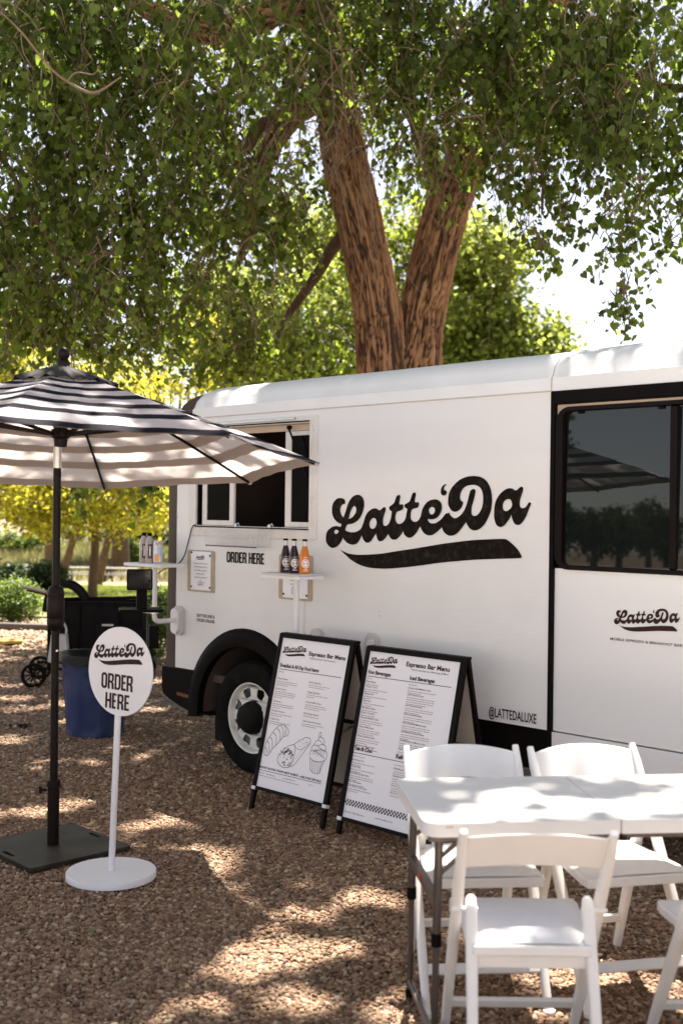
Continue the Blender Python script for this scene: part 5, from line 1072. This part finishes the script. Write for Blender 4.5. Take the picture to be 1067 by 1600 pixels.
# bare drooping twigs
tw = MB()
def droop(p, L, dirx, r=.006, jit=.35, steps=9):
    q = Vector(p); d = Vector((dirx + random.uniform(-.3, .3), random.uniform(-.5, .3), random.uniform(-.6, .2))).normalized(); out = [q.copy()]
    for i in range(steps):
        d = (d + Vector((random.uniform(-jit, jit), random.uniform(-jit, jit), -.30 + random.uniform(-jit, jit) * .6))).normalized(); q = q + d * L / steps; out.append(q.copy())
    return out
for i in range(170):
    px, py = random.choice([(500, 60), (560, 130), (480, 30), (430, 150), (600, 60), (640, 200), (760, 150), (830, 190), (900, 180), (100, 200), (250, 200), (330, 330), (540, 200), (200, 380), (60, 420)]); px += random.gauss(0, 55); py += random.gauss(0, 45)
    Y = random.uniform(10.4, 12.1); pts = droop(A_(px, py, Y), random.uniform(.7, 2.4), random.uniform(-1, 1)); rr = random.uniform(.004, .010); tw.tube(pts, [rr * (1 - .8 * j / (len(pts) - 1)) for j in range(len(pts))], 5, caps=False)
    for b_ in range(random.randint(1, 4)):
        s_ = random.choice(pts[1:-1]); p2 = droop(s_, random.uniform(.25, .8), random.uniform(-1, 1), steps=6); tw.tube(p2, [rr * .5 * (1 - .7 * j / 6) for j in range(7)], 4, caps=False)
tw.build('bare_twigs', M_['twig'], TX, smooth=60)['kind'] = 'stuff'
# leafy hanging sprays. each lobe: centre pixel and distance -> a place in the crown, its half sizes in metres, number of sprays, spray length
def mx(px): return px / 180.0
LOBES = [(-150, 250, 9.6, .9, 1.9, .9, 210, .8), (40, 130, 9.0, .8, 1.0, .8, 230, .8), (230, 110, 9.8, .95, 1.0, .9, 260, .8), (90, 370, 10.3, .95, 1.05, .9, 300, .8), (270, 350, 11.2, 1.0, 1.1, .9, 340, .8),
         (400, 60, 11.0, .7, .6, .8, 80, .6), (330, 150, 11.4, .5, .5, .4, 46, .5), (440, 430, 13.3, .7, 1.0, .5, 100, .7), (300, 520, 12.8, 1.5, .45, .7, 200, .6), (80, 500, 11.5, 1.0, .45, .7, 150, .6), (440, 560, 13.6, .8, .5, .5, 90, .6),
         (560, 30, 11.0, .8, .5, .7, 120, .7), (660, 130, 11.3, .6, .8, .6, 120, .7), (800, 60, 10.9, .8, .6, .7, 170, .7), (840, 190, 10.7, .6, .6, .6, 130, .7), (960, 90, 10.3, .9, .8, .8, 240, .7), (980, 220, 10.2, .7, .5, .6, 110, .6),
         (830, 320, 10.5, .34, .5, .4, 60, .5), (870, 385, 10.5, .16, .28, .25, 20, .4), (990, 340, 10.0, .26, .35, .3, 34, .5), (975, 430, 10.0, .15, .30, .2, 22, .4), (970, 490, 10.0, .06, .12, .1, 6, .3), (1075, 300, 10.2, .3, .35, .4, 36, .5), (1180, 160, 10.2, .8, 1.2, .8, 170, .7),
         (640, 240, 13.4, .35, .5, .3, 40, .6), (640, 330, 13.8, .25, .6, .2, 26, .6), (520, 330, 13.6, .35, .7, .3, 40, .6), (590, 130, 13.4, .7, .8, .4, 120, .6), (240, 700, 11.8, .22, .25, .25, 24, .6), (240, 775, 11.8, .20, .22, .25, 26, .45), (135, 770, 11.8, .14, .2, .2, 12, .4), (530, 70, 11.7, .55, .5, .3, 80, .5), (560, 150, 11.9, .35, .3, .25, 26, .45), (800, 130, 11.6, .55, .5, .3, 80, .5), (735, 190, 12.0, .3, .25, .2, 26, .4), (690, 60, 11.5, .5, .5, .4, 60, .6), (740, 90, 13.2, .7, .7, .4, 110, .6), (340, 260, 12.7, 1.0, 1.1, .4, 150, .7), (170, 230, 12.0, 1.3, 1.3, .5, 260, .7), (150, 450, 12.6, 1.4, .9, .5, 220, .7), (900, 130, 12.4, 1.2, .8, .5, 150, .7)]
LP = []; tg = MB()
for (px, py, Y, rx, rz_, ry, n, L) in LOBES:
    c = A_(px, py, Y)
    subs = [(random.gauss(0, .42), random.gauss(0, .42), random.gauss(0, .42), random.uniform(.10, .26)) for _ in range(max(4, n // 9))]
    for i in range(int(n * .80)):
        while True:
            q = Vector((random.uniform(-1, 1), random.uniform(-1, 1), random.uniform(-1, 1)))
            if q.length < 1: break
        sb = random.choice(subs) if random.random() < .85 else (q.x, q.y, q.z, .1)
        p = c + Vector(((sb[0] * 1.15 + q.x * sb[3]) * rx, (sb[1] * 1.15 + q.y * sb[3]) * ry, (sb[2] * 1.15 + q.z * sb[3]) * rz_ + L * .35)); LL = L * random.uniform(.4, 1.15)
        a = random.uniform(0, TAU); d = Vector((math.cos(a), math.sin(a), random.uniform(-.7, .3))).normalized(); pts = [p.copy()]; st_ = 5
        for j in range(st_):
            d = (d + Vector((random.uniform(-.3, .3), random.uniform(-.3, .3), -.42))).normalized(); p = p + d * LL / st_; pts.append(p.copy())
        tg.tube([pts[0] + Vector((random.uniform(-.12, .12), random.uniform(-.12, .12), random.uniform(.05, .22)))] + pts, [.006, .0055, .0045, .0035, .003, .0022, .0015], 3, caps=False)
        nl = int(LL * 26)
        for j in range(nl):
            t = (j + random.random()) / nl; t = t ** .8; k = min(st_ - 1, int(t * st_)); f = t * st_ - k; b0 = pts[k].lerp(pts[k + 1], f); rr = random.uniform(.02, .12); a = random.uniform(0, TAU)
            LP.append((b0.x + rr * math.cos(a), b0.y + rr * math.sin(a), b0.z - random.uniform(0, .04)))
tg.build('leafy_twigs', M_['twig'], TX, smooth=60)['kind'] = 'stuff'
LP = np.array(LP); print('near leaves', len(LP))
NEAR = True
# the crown above the picture, which shades the yard
UP = []
for (c, r, n) in [((-3.2, 11.0, 9.6), (3.4, 3.2, 1.8), 9000), ((2.6, 11.0, 9.8), (3.6, 3.4, 1.9), 8500), ((-.3, 8.6, 9.2), (3.6, 2.6, 1.3), 6500), ((0, 13.0, 12.0), (5.5, 5.0, 3.0), 12000), ((-4.0, 14.5, 10.5), (2.8, 3.0, 2.0), 4000), ((4.5, 14.5, 10), (3.5, 3, 2.5), 5500), ((-1.5, 16.5, 9.8), (3.5, 2.5, 2.5), 5000)]:
    UP.append(clumped(int(n * 1.25), (c[0] - TXi.x, c[1] - TXi.y, c[2]), r, .6, 40, .2))
UP = np.concatenate(UP)
def gaps(P, spots):                               # open places in the crown, each along the sun's way to a bright patch
    k = np.ones(len(P), bool); s_ = np.array(sd); Q = P + np.array(TXi)
    for (gx, gy, rr) in spots:
        v = Q - np.array((gx, gy, 0)); al = v @ s_; dd = v - al[:, None] * s_; k &= (dd ** 2).sum(1) > rr * rr
    return P[k]
SPOTS = []; SHAFT = []
for q in range(130):                              # small openings that let sun down onto the hanging leaves
    L0 = random.choice(LOBES); p = W(L0[0], L0[1], L0[2]) + Vector((random.gauss(0, .5) * L0[3], random.gauss(0, .5) * L0[5], random.gauss(0, .5) * L0[4])); SHAFT.append((p.x - p.z * sd.x / sd.z, p.y - p.z * sd.y / sd.z, random.uniform(.08, .24)))
for (px, py, r, n) in [(230, 1292, .10, 3), (290, 1284, .10, 3), (200, 1296, .07, 2), (20, 1278, .12, 3), (440, 1390, .06, 2), (455, 1410, .09, 2), (560, 1420, .10, 3), (400, 1450, .08, 2), (520, 1490, .09, 3), (470, 1530, .11, 4), (560, 1570, .10, 3), (400, 1580, .09, 3), (250, 1180, .08, 3), (310, 1170, .08, 3), (170, 1195, .08, 3), (60, 1210, .08, 3), (130, 1130, .12, 3), (20, 1160, .14, 4), (50, 1100, .18, 4), (830, 1540, .13, 3), (960, 1540, .10, 3), (1040, 1530, .08, 2), (880, 1470, .08, 2), (260, 1065, .18, 4), (240, 1110, .10, 3), (690, 1480, .08, 2), (330, 1420, .06, 2)]:
    p = W(px, py, 5.0); rv_ = p - Vector((0, 0, EYE)); t = -EYE / rv_.z
    for q in range(n): SPOTS.append((rv_.x * t + random.gauss(0, r * 1.3), rv_.y * t + random.gauss(0, r * 1.0), r * random.uniform(.8, 1.5)))
for q in range(26): SPOTS.append((random.uniform(.2, 1.8), random.uniform(2.9, 3.9), random.uniform(.05, .13)))
for q in range(9):
    SPOTS.append((-1.36 + random.uniform(-1.1, 1.1) - 2.15 * sd.x / sd.z, 5.6 + random.uniform(-1.1, 1.1) - 2.15 * sd.y / sd.z, random.uniform(.08, .22)))
UP = gaps(UP, SPOTS + SHAFT)
def thin(P, c, rr, keep):                         # a thinner stretch of crown along the sun's way to c
    v = P + np.array(TXi) - np.array(c); s_ = np.array(sd); al = v @ s_; dd = v - al[:, None] * s_
    return P[((dd ** 2).sum(1) > rr * rr) | (rng.random(len(P)) < keep)]
UP = thin(UP, (-1.36, 5.6, 2.1), 1.25, .30); UP = thin(UP, (.75, 3.85, .74), .62, .66); UP = thin(UP, (1.4, 3.9, .74), .55, .66)
LP = gaps(LP, [(x, y, r * .75) for x, y, r in SPOTS])
leafmesh('hanging_leaves', LP, .030 + .056 * rng.random(len(LP)) ** 1.2, M_['leaf'], TX, hang=.56)['kind'] = 'stuff'
leafmesh('upper_crown', UP, .13 + .06 * rng.random(len(UP)), M_['leaf'], TX, tmpl=(DIAM, DF), hang=.4)['kind'] = 'stuff'

# ------------------------------------------------------------------ trees and bushes beyond
def tree(name, label, cat, x, y, lobes, mt, leaf, n, trunk, group=None, branches=4, per=30, clump=.4):
    z0 = tz(x, y); t = thing(name, label, cat, (x, y, z0), 0, group); tp, tr_ = trunk
    MB().tube([p + Vector((noise.noise(p * 1.3), 0, 0)) * .06 for p in catmull([Vector(p) for p in tp], 5)], list(np.interp(np.linspace(0, 1, (len(tp) - 1) * 5 + 1), np.linspace(0, 1, len(tr_)), tr_)), 12).build('trunk', M_['branch'], t, smooth=60)
    top = Vector(tp[-1]); bm_ = MB()
    for (c, r, w) in lobes:
        for q in range(branches):
            e = Vector(c) + Vector((random.uniform(-.6, .6) * r[0], random.uniform(-.6, .6) * r[1], random.uniform(-.5, .5) * r[2])); s_ = Vector(tp[-2]).lerp(top, random.random()); md = s_.lerp(e, .5) + Vector((0, 0, random.uniform(-.1, .25)))
            P = catmull([s_, md, e], 4); bm_.tube(P, list(np.linspace(tr_[-1] * .7, .01, len(P))), 5, caps=False)
    bm_.build('branches', M_['branch'], t, smooth=60)['kind'] = 'stuff'
    W_ = sum(w for _, _, w in lobes); pts = np.concatenate([clumped(int(n * w / W_), c, r, clump, per) for c, r, w in lobes])
    leafmesh('crown', pts, leaf * (.7 + .6 * rng.random(len(pts))), mt, t, tmpl=(DIAM, DF), hang=.35)['kind'] = 'stuff'
    return t
def loc(px, Y): return W(px, 800, Y).x
# yellow locusts
x = loc(146, 26); g = 'yellow-leaved locust trees on the lawn'
tree('locust_tree', 'yellow locust tree with a slender brown trunk standing in the lawn behind the wagon', 'tree', x, 26, [((0, 0, 3.0), (1.7, 1.6, 1.15), 3), ((.8, -.3, 2.3), (1.1, 1.0, .7), 2), ((-.9, .1, 2.15), (1.0, 1.0, .6), 2), ((.2, .4, 4.6), (1.5, 1.4, 1.0), 2)], M_['leafyel'], .105, 9500, ([(.0, 0, 0), (.02, 0, .7), (.06, 0, 1.5), (.0, 0, 2.4), (.03, 0, 3.6)], [.13, .10, .09, .07, .04]), g, 7)
x = loc(-10, 24.5)
tree('locust_tree', 'yellow locust tree whose low boughs spread in from the left edge', 'tree', x, 24.5, [((.2, 0, 2.8), (1.6, 1.5, 1.0), 3), ((1.0, .2, 2.15), (1.0, 1.0, .6), 2), ((-.6, 0, 4.6), (1.5, 1.4, 1.2), 2), ((-.1, .3, 6.0), (1.2, 1.2, 1.1), 1.5)], M_['leafyel'], .105, 9500, ([(-.4, 0, 0), (-.35, 0, 1.2), (-.3, 0, 2.4), (-.2, 0, 4.2)], [.15, .12, .10, .05]), g, 7)
x = loc(276, 30)
tree('locust_tree', 'yellow locust tree partly hidden behind the dark corner of the truck', 'tree', x, 30, [((0, 0, 3.0), (1.6, 1.6, 1.1), 3), ((-.9, 0, 2.3), (1.2, 1, .5), 1), ((-.4, 0, 4.9), (1.7, 1.5, 1.3), 2), ((.5, .2, 6.6), (1.4, 1.3, 1.2), 1)], M_['leafyel'], .12, 7000, ([(0, 0, 0), (.05, 0, 1.4), (0, 0, 2.6), (0, 0, 4.6)], [.15, .12, .10, .05]), g, 5)
x = loc(82, 34)
tree('locust_tree', 'taller yellow locust tree whose top glows between the hanging cottonwood leaves', 'tree', x, 34, [((0, 0, 5.0), (2.2, 1.8, 1.5), 3), ((-.9, 0, 7.0), (1.8, 1.6, 1.4), 2), ((1.7, .2, 6.4), (1.6, 1.5, 1.3), 2), ((.6, 0, 3.6), (2.2, 1.5, .7), 2)], M_['leafyel'], .12, 10000, ([(0, 0, 0), (.1, 0, 2.0), (0, 0, 4.0), (0, 0, 6)], [.11, .09, .07, .04]), g, 6)
# green trees beyond the truck
def green(px, Y, lobes, label, n=11000, mt='leafbg', leaf=.20, r0=.25):
    x = loc(px, Y); return tree('green_tree', label, 'tree', x, Y, lobes, M_[mt], leaf, n, ([(0, 0, 0), (.1, 0, 2.5), (0, 0, 5), (.1, 0, 7.5)], [r0, r0 * .8, r0 * .6, r0 * .25]), 'green trees beyond the truck', 6, clump=.6)
green(735, 36, [((0, 0, 8.6), (1.6, 2, 2.8), 3), ((1.4, 0, 7.6), (1.9, 1.8, 1.5), 3), ((2.3, 0, 6.6), (1.9, 1.8, 1.2), 2), ((.5, 0, 10.4), (1.2, 1.2, 1.2), 1), ((-.9, 0, 7), (1.6, 2, 2.4), 2), ((.2, 0, 10.6), (1.0, 1.2, 1.3), 1), ((0, 0, 5), (3, 2, 1.6), 2)], 'light green tree rising above the truck roof to the right of the twin trunk', 19000)
green(560, 42, [((0, 0, 8), (2.4, 2, 3.0), 3), ((-2, 0, 7), (2.0, 2, 2.6), 2), ((1, 0, 5), (2.6, 2, 1.8), 2), ((-1, 0, 11), (1.6, 1.6, 1.4), 1)], 'green tree seen between and beside the two trunks', 12000)
green(400, 40, [((0, 0, 7), (2.2, 2, 2.4), 3), ((-1.6, 0, 9.4), (1.8, 1.8, 2.0), 2), ((1.2, 0, 5), (2.2, 2, 1.5), 2), ((1.4, 0, 9.6), (1.3, 1.3, 1.4), 1)], 'green tree whose crown shows over the left end of the truck roof', 12000)
green(190, 72, [((0, 0, 8), (2.8, 2, 3.0), 3), ((-2.4, 0, 10), (2.0, 1.8, 2.2), 2), ((1.6, 0, 5.5), (2.6, 2, 2.0), 2)], 'darker green tree standing behind the yellow locust trees', 11000, 'leafdk', .24, .12)
green(-70, 52, [((0, 0, 8), (3.4, 2, 3.4), 3), ((-2.4, 0, 12), (2.2, 1.8, 2.4), 2), ((2.6, 0, 10), (2.2, 1.8, 2.2), 2), ((0, 0, 5), (4, 2, 2.0), 2)], 'distant green tree at the left edge behind the tall yellow locust', 11000, 'leafbg', .26, .14)
green(600, 50, [((0, 0, 8), (2.6, 2, 3.2), 2), ((.6, 0, 12), (2.4, 2, 2.4), 2), ((-1.6, 0, 15), (2.2, 2, 2.2), 2), ((1.6, 0, 15.6), (1.8, 1.6, 1.8), 1)], 'tall hazy green tree behind the fork of the twin trunk', 14000, 'leafbg', .24)
green(440, 54, [((0, 0, 9), (3.0, 2, 3.4), 2), ((-1.6, 0, 13), (2.6, 2, 2.6), 2), ((1.8, 0, 14.5), (2.4, 2, 2.2), 2), ((-.5, 0, 17), (2, 2, 1.8), 1)], 'tall hazy green tree behind the drooping left limb', 14000, 'leafbg', .26)
green(725, 48, [((0, 0, 9), (2.2, 2, 2.6), 2), ((.3, 0, 12.6), (1.7, 1.6, 2.0), 2), ((-1.0, 0, 15), (1.6, 1.5, 1.5), 1)], 'tall green tree touching the right trunk where it meets the hanging leaves', 10000, 'leafbg', .22)
green(950, 75, [((0, 0, 8.0), (1.6, 1.6, 2.2), 1), ((.8, 0, 10.4), (1.0, 1, 1.5), 1), ((-1.6, 0, 9), (1.2, 1, 1.8), 1)], 'tiny far tree whose tip shows just over the truck roof on the right', 4500, 'leafbg', .28)
green(1010, 80, [((0, 0, 8), (2.6, 1.6, 2.4), 1)], 'far round tree hidden behind the right of the truck roof', 2500, 'leafbg', .28)
green(640, 60, [((0, 0, 9), (4, 2, 4.0), 1), ((-3, 0, 7), (3, 2, 3.6), 1), ((3.5, 0, 7), (2, 2, 3.2), 1)], 'far green tree filling the gap below the fork of the twin trunk', 9000, 'leafbg', .30)
# trunks without crowns in view
def bare(px, Y, pts, rad, label, mt='branch'):
    x = loc(px, Y); o = MB().tube(catmull([Vector(p) for p in pts], 5), list(np.interp(np.linspace(0, 1, (len(pts) - 1) * 5 + 1), np.linspace(0, 1, len(rad)), rad)), 14).build('tree_trunk', M_[mt], smooth=60); o.location = (x, Y, tz(x, Y) - .1); tag(o, label, 'tree trunk', 'dark trunks around the picnic tables'); return o
bare(188, 66, [(0, 0, 0), (.05, 0, 2), (-.05, 0, 4.5), (.2, 0, 7.5)], [.62, .46, .42, .36], 'thick dark trunk behind the picnic tables')
bare(163, 50, [(-.25, 0, 0), (0, 0, 1.2), (.35, 0, 2.8), (.9, 0, 5)], [.20, .17, .15, .10], 'slim leaning trunk in front of the second picnic table')
bare(103, 40, [(-.1, 0, .3), (.1, 0, 1.2), (.45, 0, 2.4), (.7, 0, 3.6)], [.15, .13, .10, .07], 'thin trunk leaning right beside the dark hedge')
bare(80, 44, [(0, 0, 0), (0, 0, 1.8), (.1, 0, 4.5)], [.24, .20, .16], 'dark upright trunk hidden close behind the umbrella pole')
# picnic tables
def picnic(px, Y, rz, label):
    x = loc(px, Y); t = thing('picnic_table', label, 'picnic table', (x, Y, tz(x, Y) + .02), rz, 'picnic tables at the far side of the lawn')
    for k in range(5): MB().box((0, -.30 + .15 * k, .75), (1.85, .135, .045)).build('plank', M_['picnic'], t, smooth=0)
    for y in (-.72, .72): MB().box((0, y, .45), (1.85, .26, .045)).build('bench', M_['picnic'], t, smooth=0)
    for xx in (-.65, .65): MB().bar((xx, -.62, 0), (xx, -.18, .73), .05, .09, up=(1, 0, 0)).bar((xx, .62, 0), (xx, .18, .73), .05, .09, up=(1, 0, 0)).bar((xx, -.8, .40), (xx, .8, .40), .04, .09).build('leg_frame', M_['picnicd'], t, smooth=0)
picnic(133, 57, R(6), 'sun-bleached picnic table to the left of the slim leaning trunk'); picnic(190, 60, R(-8), 'darker picnic table in front of the thick dark trunk'); picnic(42, 63, R(10), 'far picnic table peeking out beside the dark hedge')
# bushes
def bush(name, px, Y, r, label, mt, n, leaf, dz=0):
    x = loc(px, Y); t = thing(name, label, 'bush', (x, Y, tz(x, Y)), 0)
    st_ = MB()
    for k in range(16):
        a = random.uniform(0, TAU); q = random.uniform(.2, .8); st_.tube([(0, 0, 0), (r[0] * q * .5 * math.cos(a), r[1] * q * .5 * math.sin(a), r[2] * .7), (r[0] * q * math.cos(a), r[1] * q * math.sin(a), r[2] * random.uniform(1, 1.7))], [.012, .008, .004], 4, caps=False)
    st_.build('stems', M_['branch'], t)['kind'] = 'stuff'
    p = clumped(n, (0, 0, r[2] + dz), r, .10 if r[0] < 1 else .25, 22, .45); p = p[p[:, 2] > .01]
    leafmesh('foliage', p, leaf * (.6 + .7 * rng.random(len(p))), M_[mt], t, tmpl=(DIAM, DF), hang=-.15)['kind'] = 'stuff'
bush('round_shrub', 22, 17.6, (.46, .42, .36), 'sunlit round green shrub at the left edge of the gravel', 'leafsh', 9000, .036)
bush('round_shrub', -60, 17.9, (.5, .42, .42), 'green shrub just outside the left picture edge', 'leafsh', 4000, .045)
bush('dark_bush', 76, 33, (.62, .5, .50), 'dark green bush directly behind the umbrella pole', 'leafdk', 4500, .09)
bush('dark_bush', 20, 50, (2.6, .6, .40), 'long low dark hedge beyond the left shrub', 'leafdk', 6500, .13)
bush('corner_plant', 240, 12.6, (.24, .22, .42), 'leafy yellow green plant between the wagon and the truck corner', 'leafsh', 3200, .045)
bush('corner_plant', 262, 15.5, (.5, .4, .35), 'low green plant tucked behind the dark truck corner', 'leafsh', 3200, .045)
bush('field_bush', 215, 68, (1.6, .8, .8), 'olive bush on the bank to the right of the thick trunk', 'leafsh', 3500, .16)
bush('field_bush', 150, 92, (6.5, 1.2, 1.5), 'broad olive thicket far behind the picnic tables', 'leafsh', 7000, .22)
bush('field_bush', 250, 80, (2.6, 1.0, 1.5), 'dark olive thicket just left of the truck corner post', 'leafdk', 4000, .2)
bush('field_bush', 20, 74, (3.5, .8, .7), 'olive bush on the bank left of the umbrella pole', 'leafsh', 4500, .18)

# grass blades: lawn and dry meadow
def blades(name, n, x0, x1, y0, y1, h, m, label, w=.02, dz=.03):
    x = x0 + (x1 - x0) * rng.random(n); y = y0 + (y1 - y0) * rng.random(n) ** .8; z = np.array([tz(a, b) for a, b in zip(x, y)]) + dz - .01
    hh = h * (.5 + rng.random(n)); a = rng.random(n) * TAU; lx, ly = rng.normal(0, .3, n) * hh, rng.normal(0, .3, n) * hh
    V = np.zeros((n, 3, 3)); V[:, 0] = np.stack([x - w * np.cos(a), y - w * np.sin(a), z], 1); V[:, 1] = np.stack([x + w * np.cos(a), y + w * np.sin(a), z], 1); V[:, 2] = np.stack([x + lx, y + ly, z + hh], 1)
    return stuff(npmesh(name, V.reshape(-1, 3), np.arange(n * 3).reshape(-1, 3), m, attr=np.repeat(rng.random(n), 3)), label, 'grass')
blades('lawn_grass', 45000, -11, -1.5, 19.9, 45, .07, M_['grass'], 'short sunlit lawn grass beyond the gravel', .012)
blades('meadow_grass', 40000, -26, 2, 62, 92, .45, M_['dry'], 'tall dry meadow grass on the bank behind the picnic tables', .04, .05)
# fallen leaves on the gravel edge
n = 2600; x = -7.5 + 6.2 * rng.random(n); y = 11.5 + 8 * rng.random(n); pp = np.stack([x, y, np.array([tz(a, b) for a, b in zip(x, y)]) + .025], 1)
lo = leafmesh('leaf_litter', pp, .035 + .03 * rng.random(n), M_['litter'], None, tmpl=(DIAM, DF), hang=-.05); stuff(lo, 'dry fallen leaves scattered along the gravel edge', 'leaves')
n = 9; x = -2.2 + 3.4 * rng.random(n); y = 3.2 + 6.5 * rng.random(n) ** 1.2; x *= y / 6; lo = leafmesh('scattered_leaves', np.stack([x, y, np.full(n, .022)], 1), .02 + .02 * rng.random(n), M_['leafsh'], None, hang=-.03); stuff(lo, 'few small fallen green leaves lying on the gravel in front', 'leaves')
# green leaf twig on the gravel
gt = thing('fallen_twig', 'small green leafy twig lying on the gravel left of the blue bin', 'twig', W(32, 1143, 8.66)); gt.location.z = .02
MB().tube([(-.07, 0, .01), (0, .01, .02), (.09, -.01, .01)], .003, 5).build('stem', M_['twig'], gt)
for i in range(6):
    q = HEART * (.05 + .01 * (i % 3)); an = i * 1.1; rm_ = Matrix.Rotation(an, 3, 'Z') @ Matrix.Rotation(R(20), 3, 'X'); MB().add([rm_ @ Vector(v_) + Vector((-.06 + .028 * i, .01 * (i % 2), .018)) for v_ in q], [tuple(f) for f in HF]).build('leaf', M_['leafdk'], gt, smooth=0, recalc=False)
# trees across the yard, seen mirrored in the tinted window
for i, (x, y, h) in enumerate([(-84, -14.5, 4.6), (-80, -10.2, 13), (-86, -17, 5.2), (-90, -20.5, 6), (-84, -12, 5.5), (-82, -25.5, 9), (-95, -23.5, 5)]):
    t = thing('yard_tree', ['low round', 'tall dark', 'mid-sized', 'broad', 'bushy', 'tall', 'large'][i] + ' dark tree across the yard, mirrored in the tinted door window', 'tree', (x, y, 0), 0, 'trees across the yard mirrored in the window')
    MB().tube([(0, 0, 0), (.1, 0, h * .4), (0, 0, h * .8)], [.3, .22, .05], 8).build('trunk', M_['branch'], t)
    p = np.concatenate([clumped(1200, (0, 0, h * .55), (1.9, 1.9, h * .42), .5, 26, .4), clumped(500, (.8, .5, h * .7), (1.2, 1.2, h * .3), .5, 26, .4)]); leafmesh('crown', p, .32 + .2 * rng.random(len(p)), M_['leafdk'], t, tmpl=(DIAM, DF), hang=.3)['kind'] = 'stuff'
print('objects', len(bpy.data.objects), 'tris', sum(len(m.polygons) for m in bpy.data.meshes))
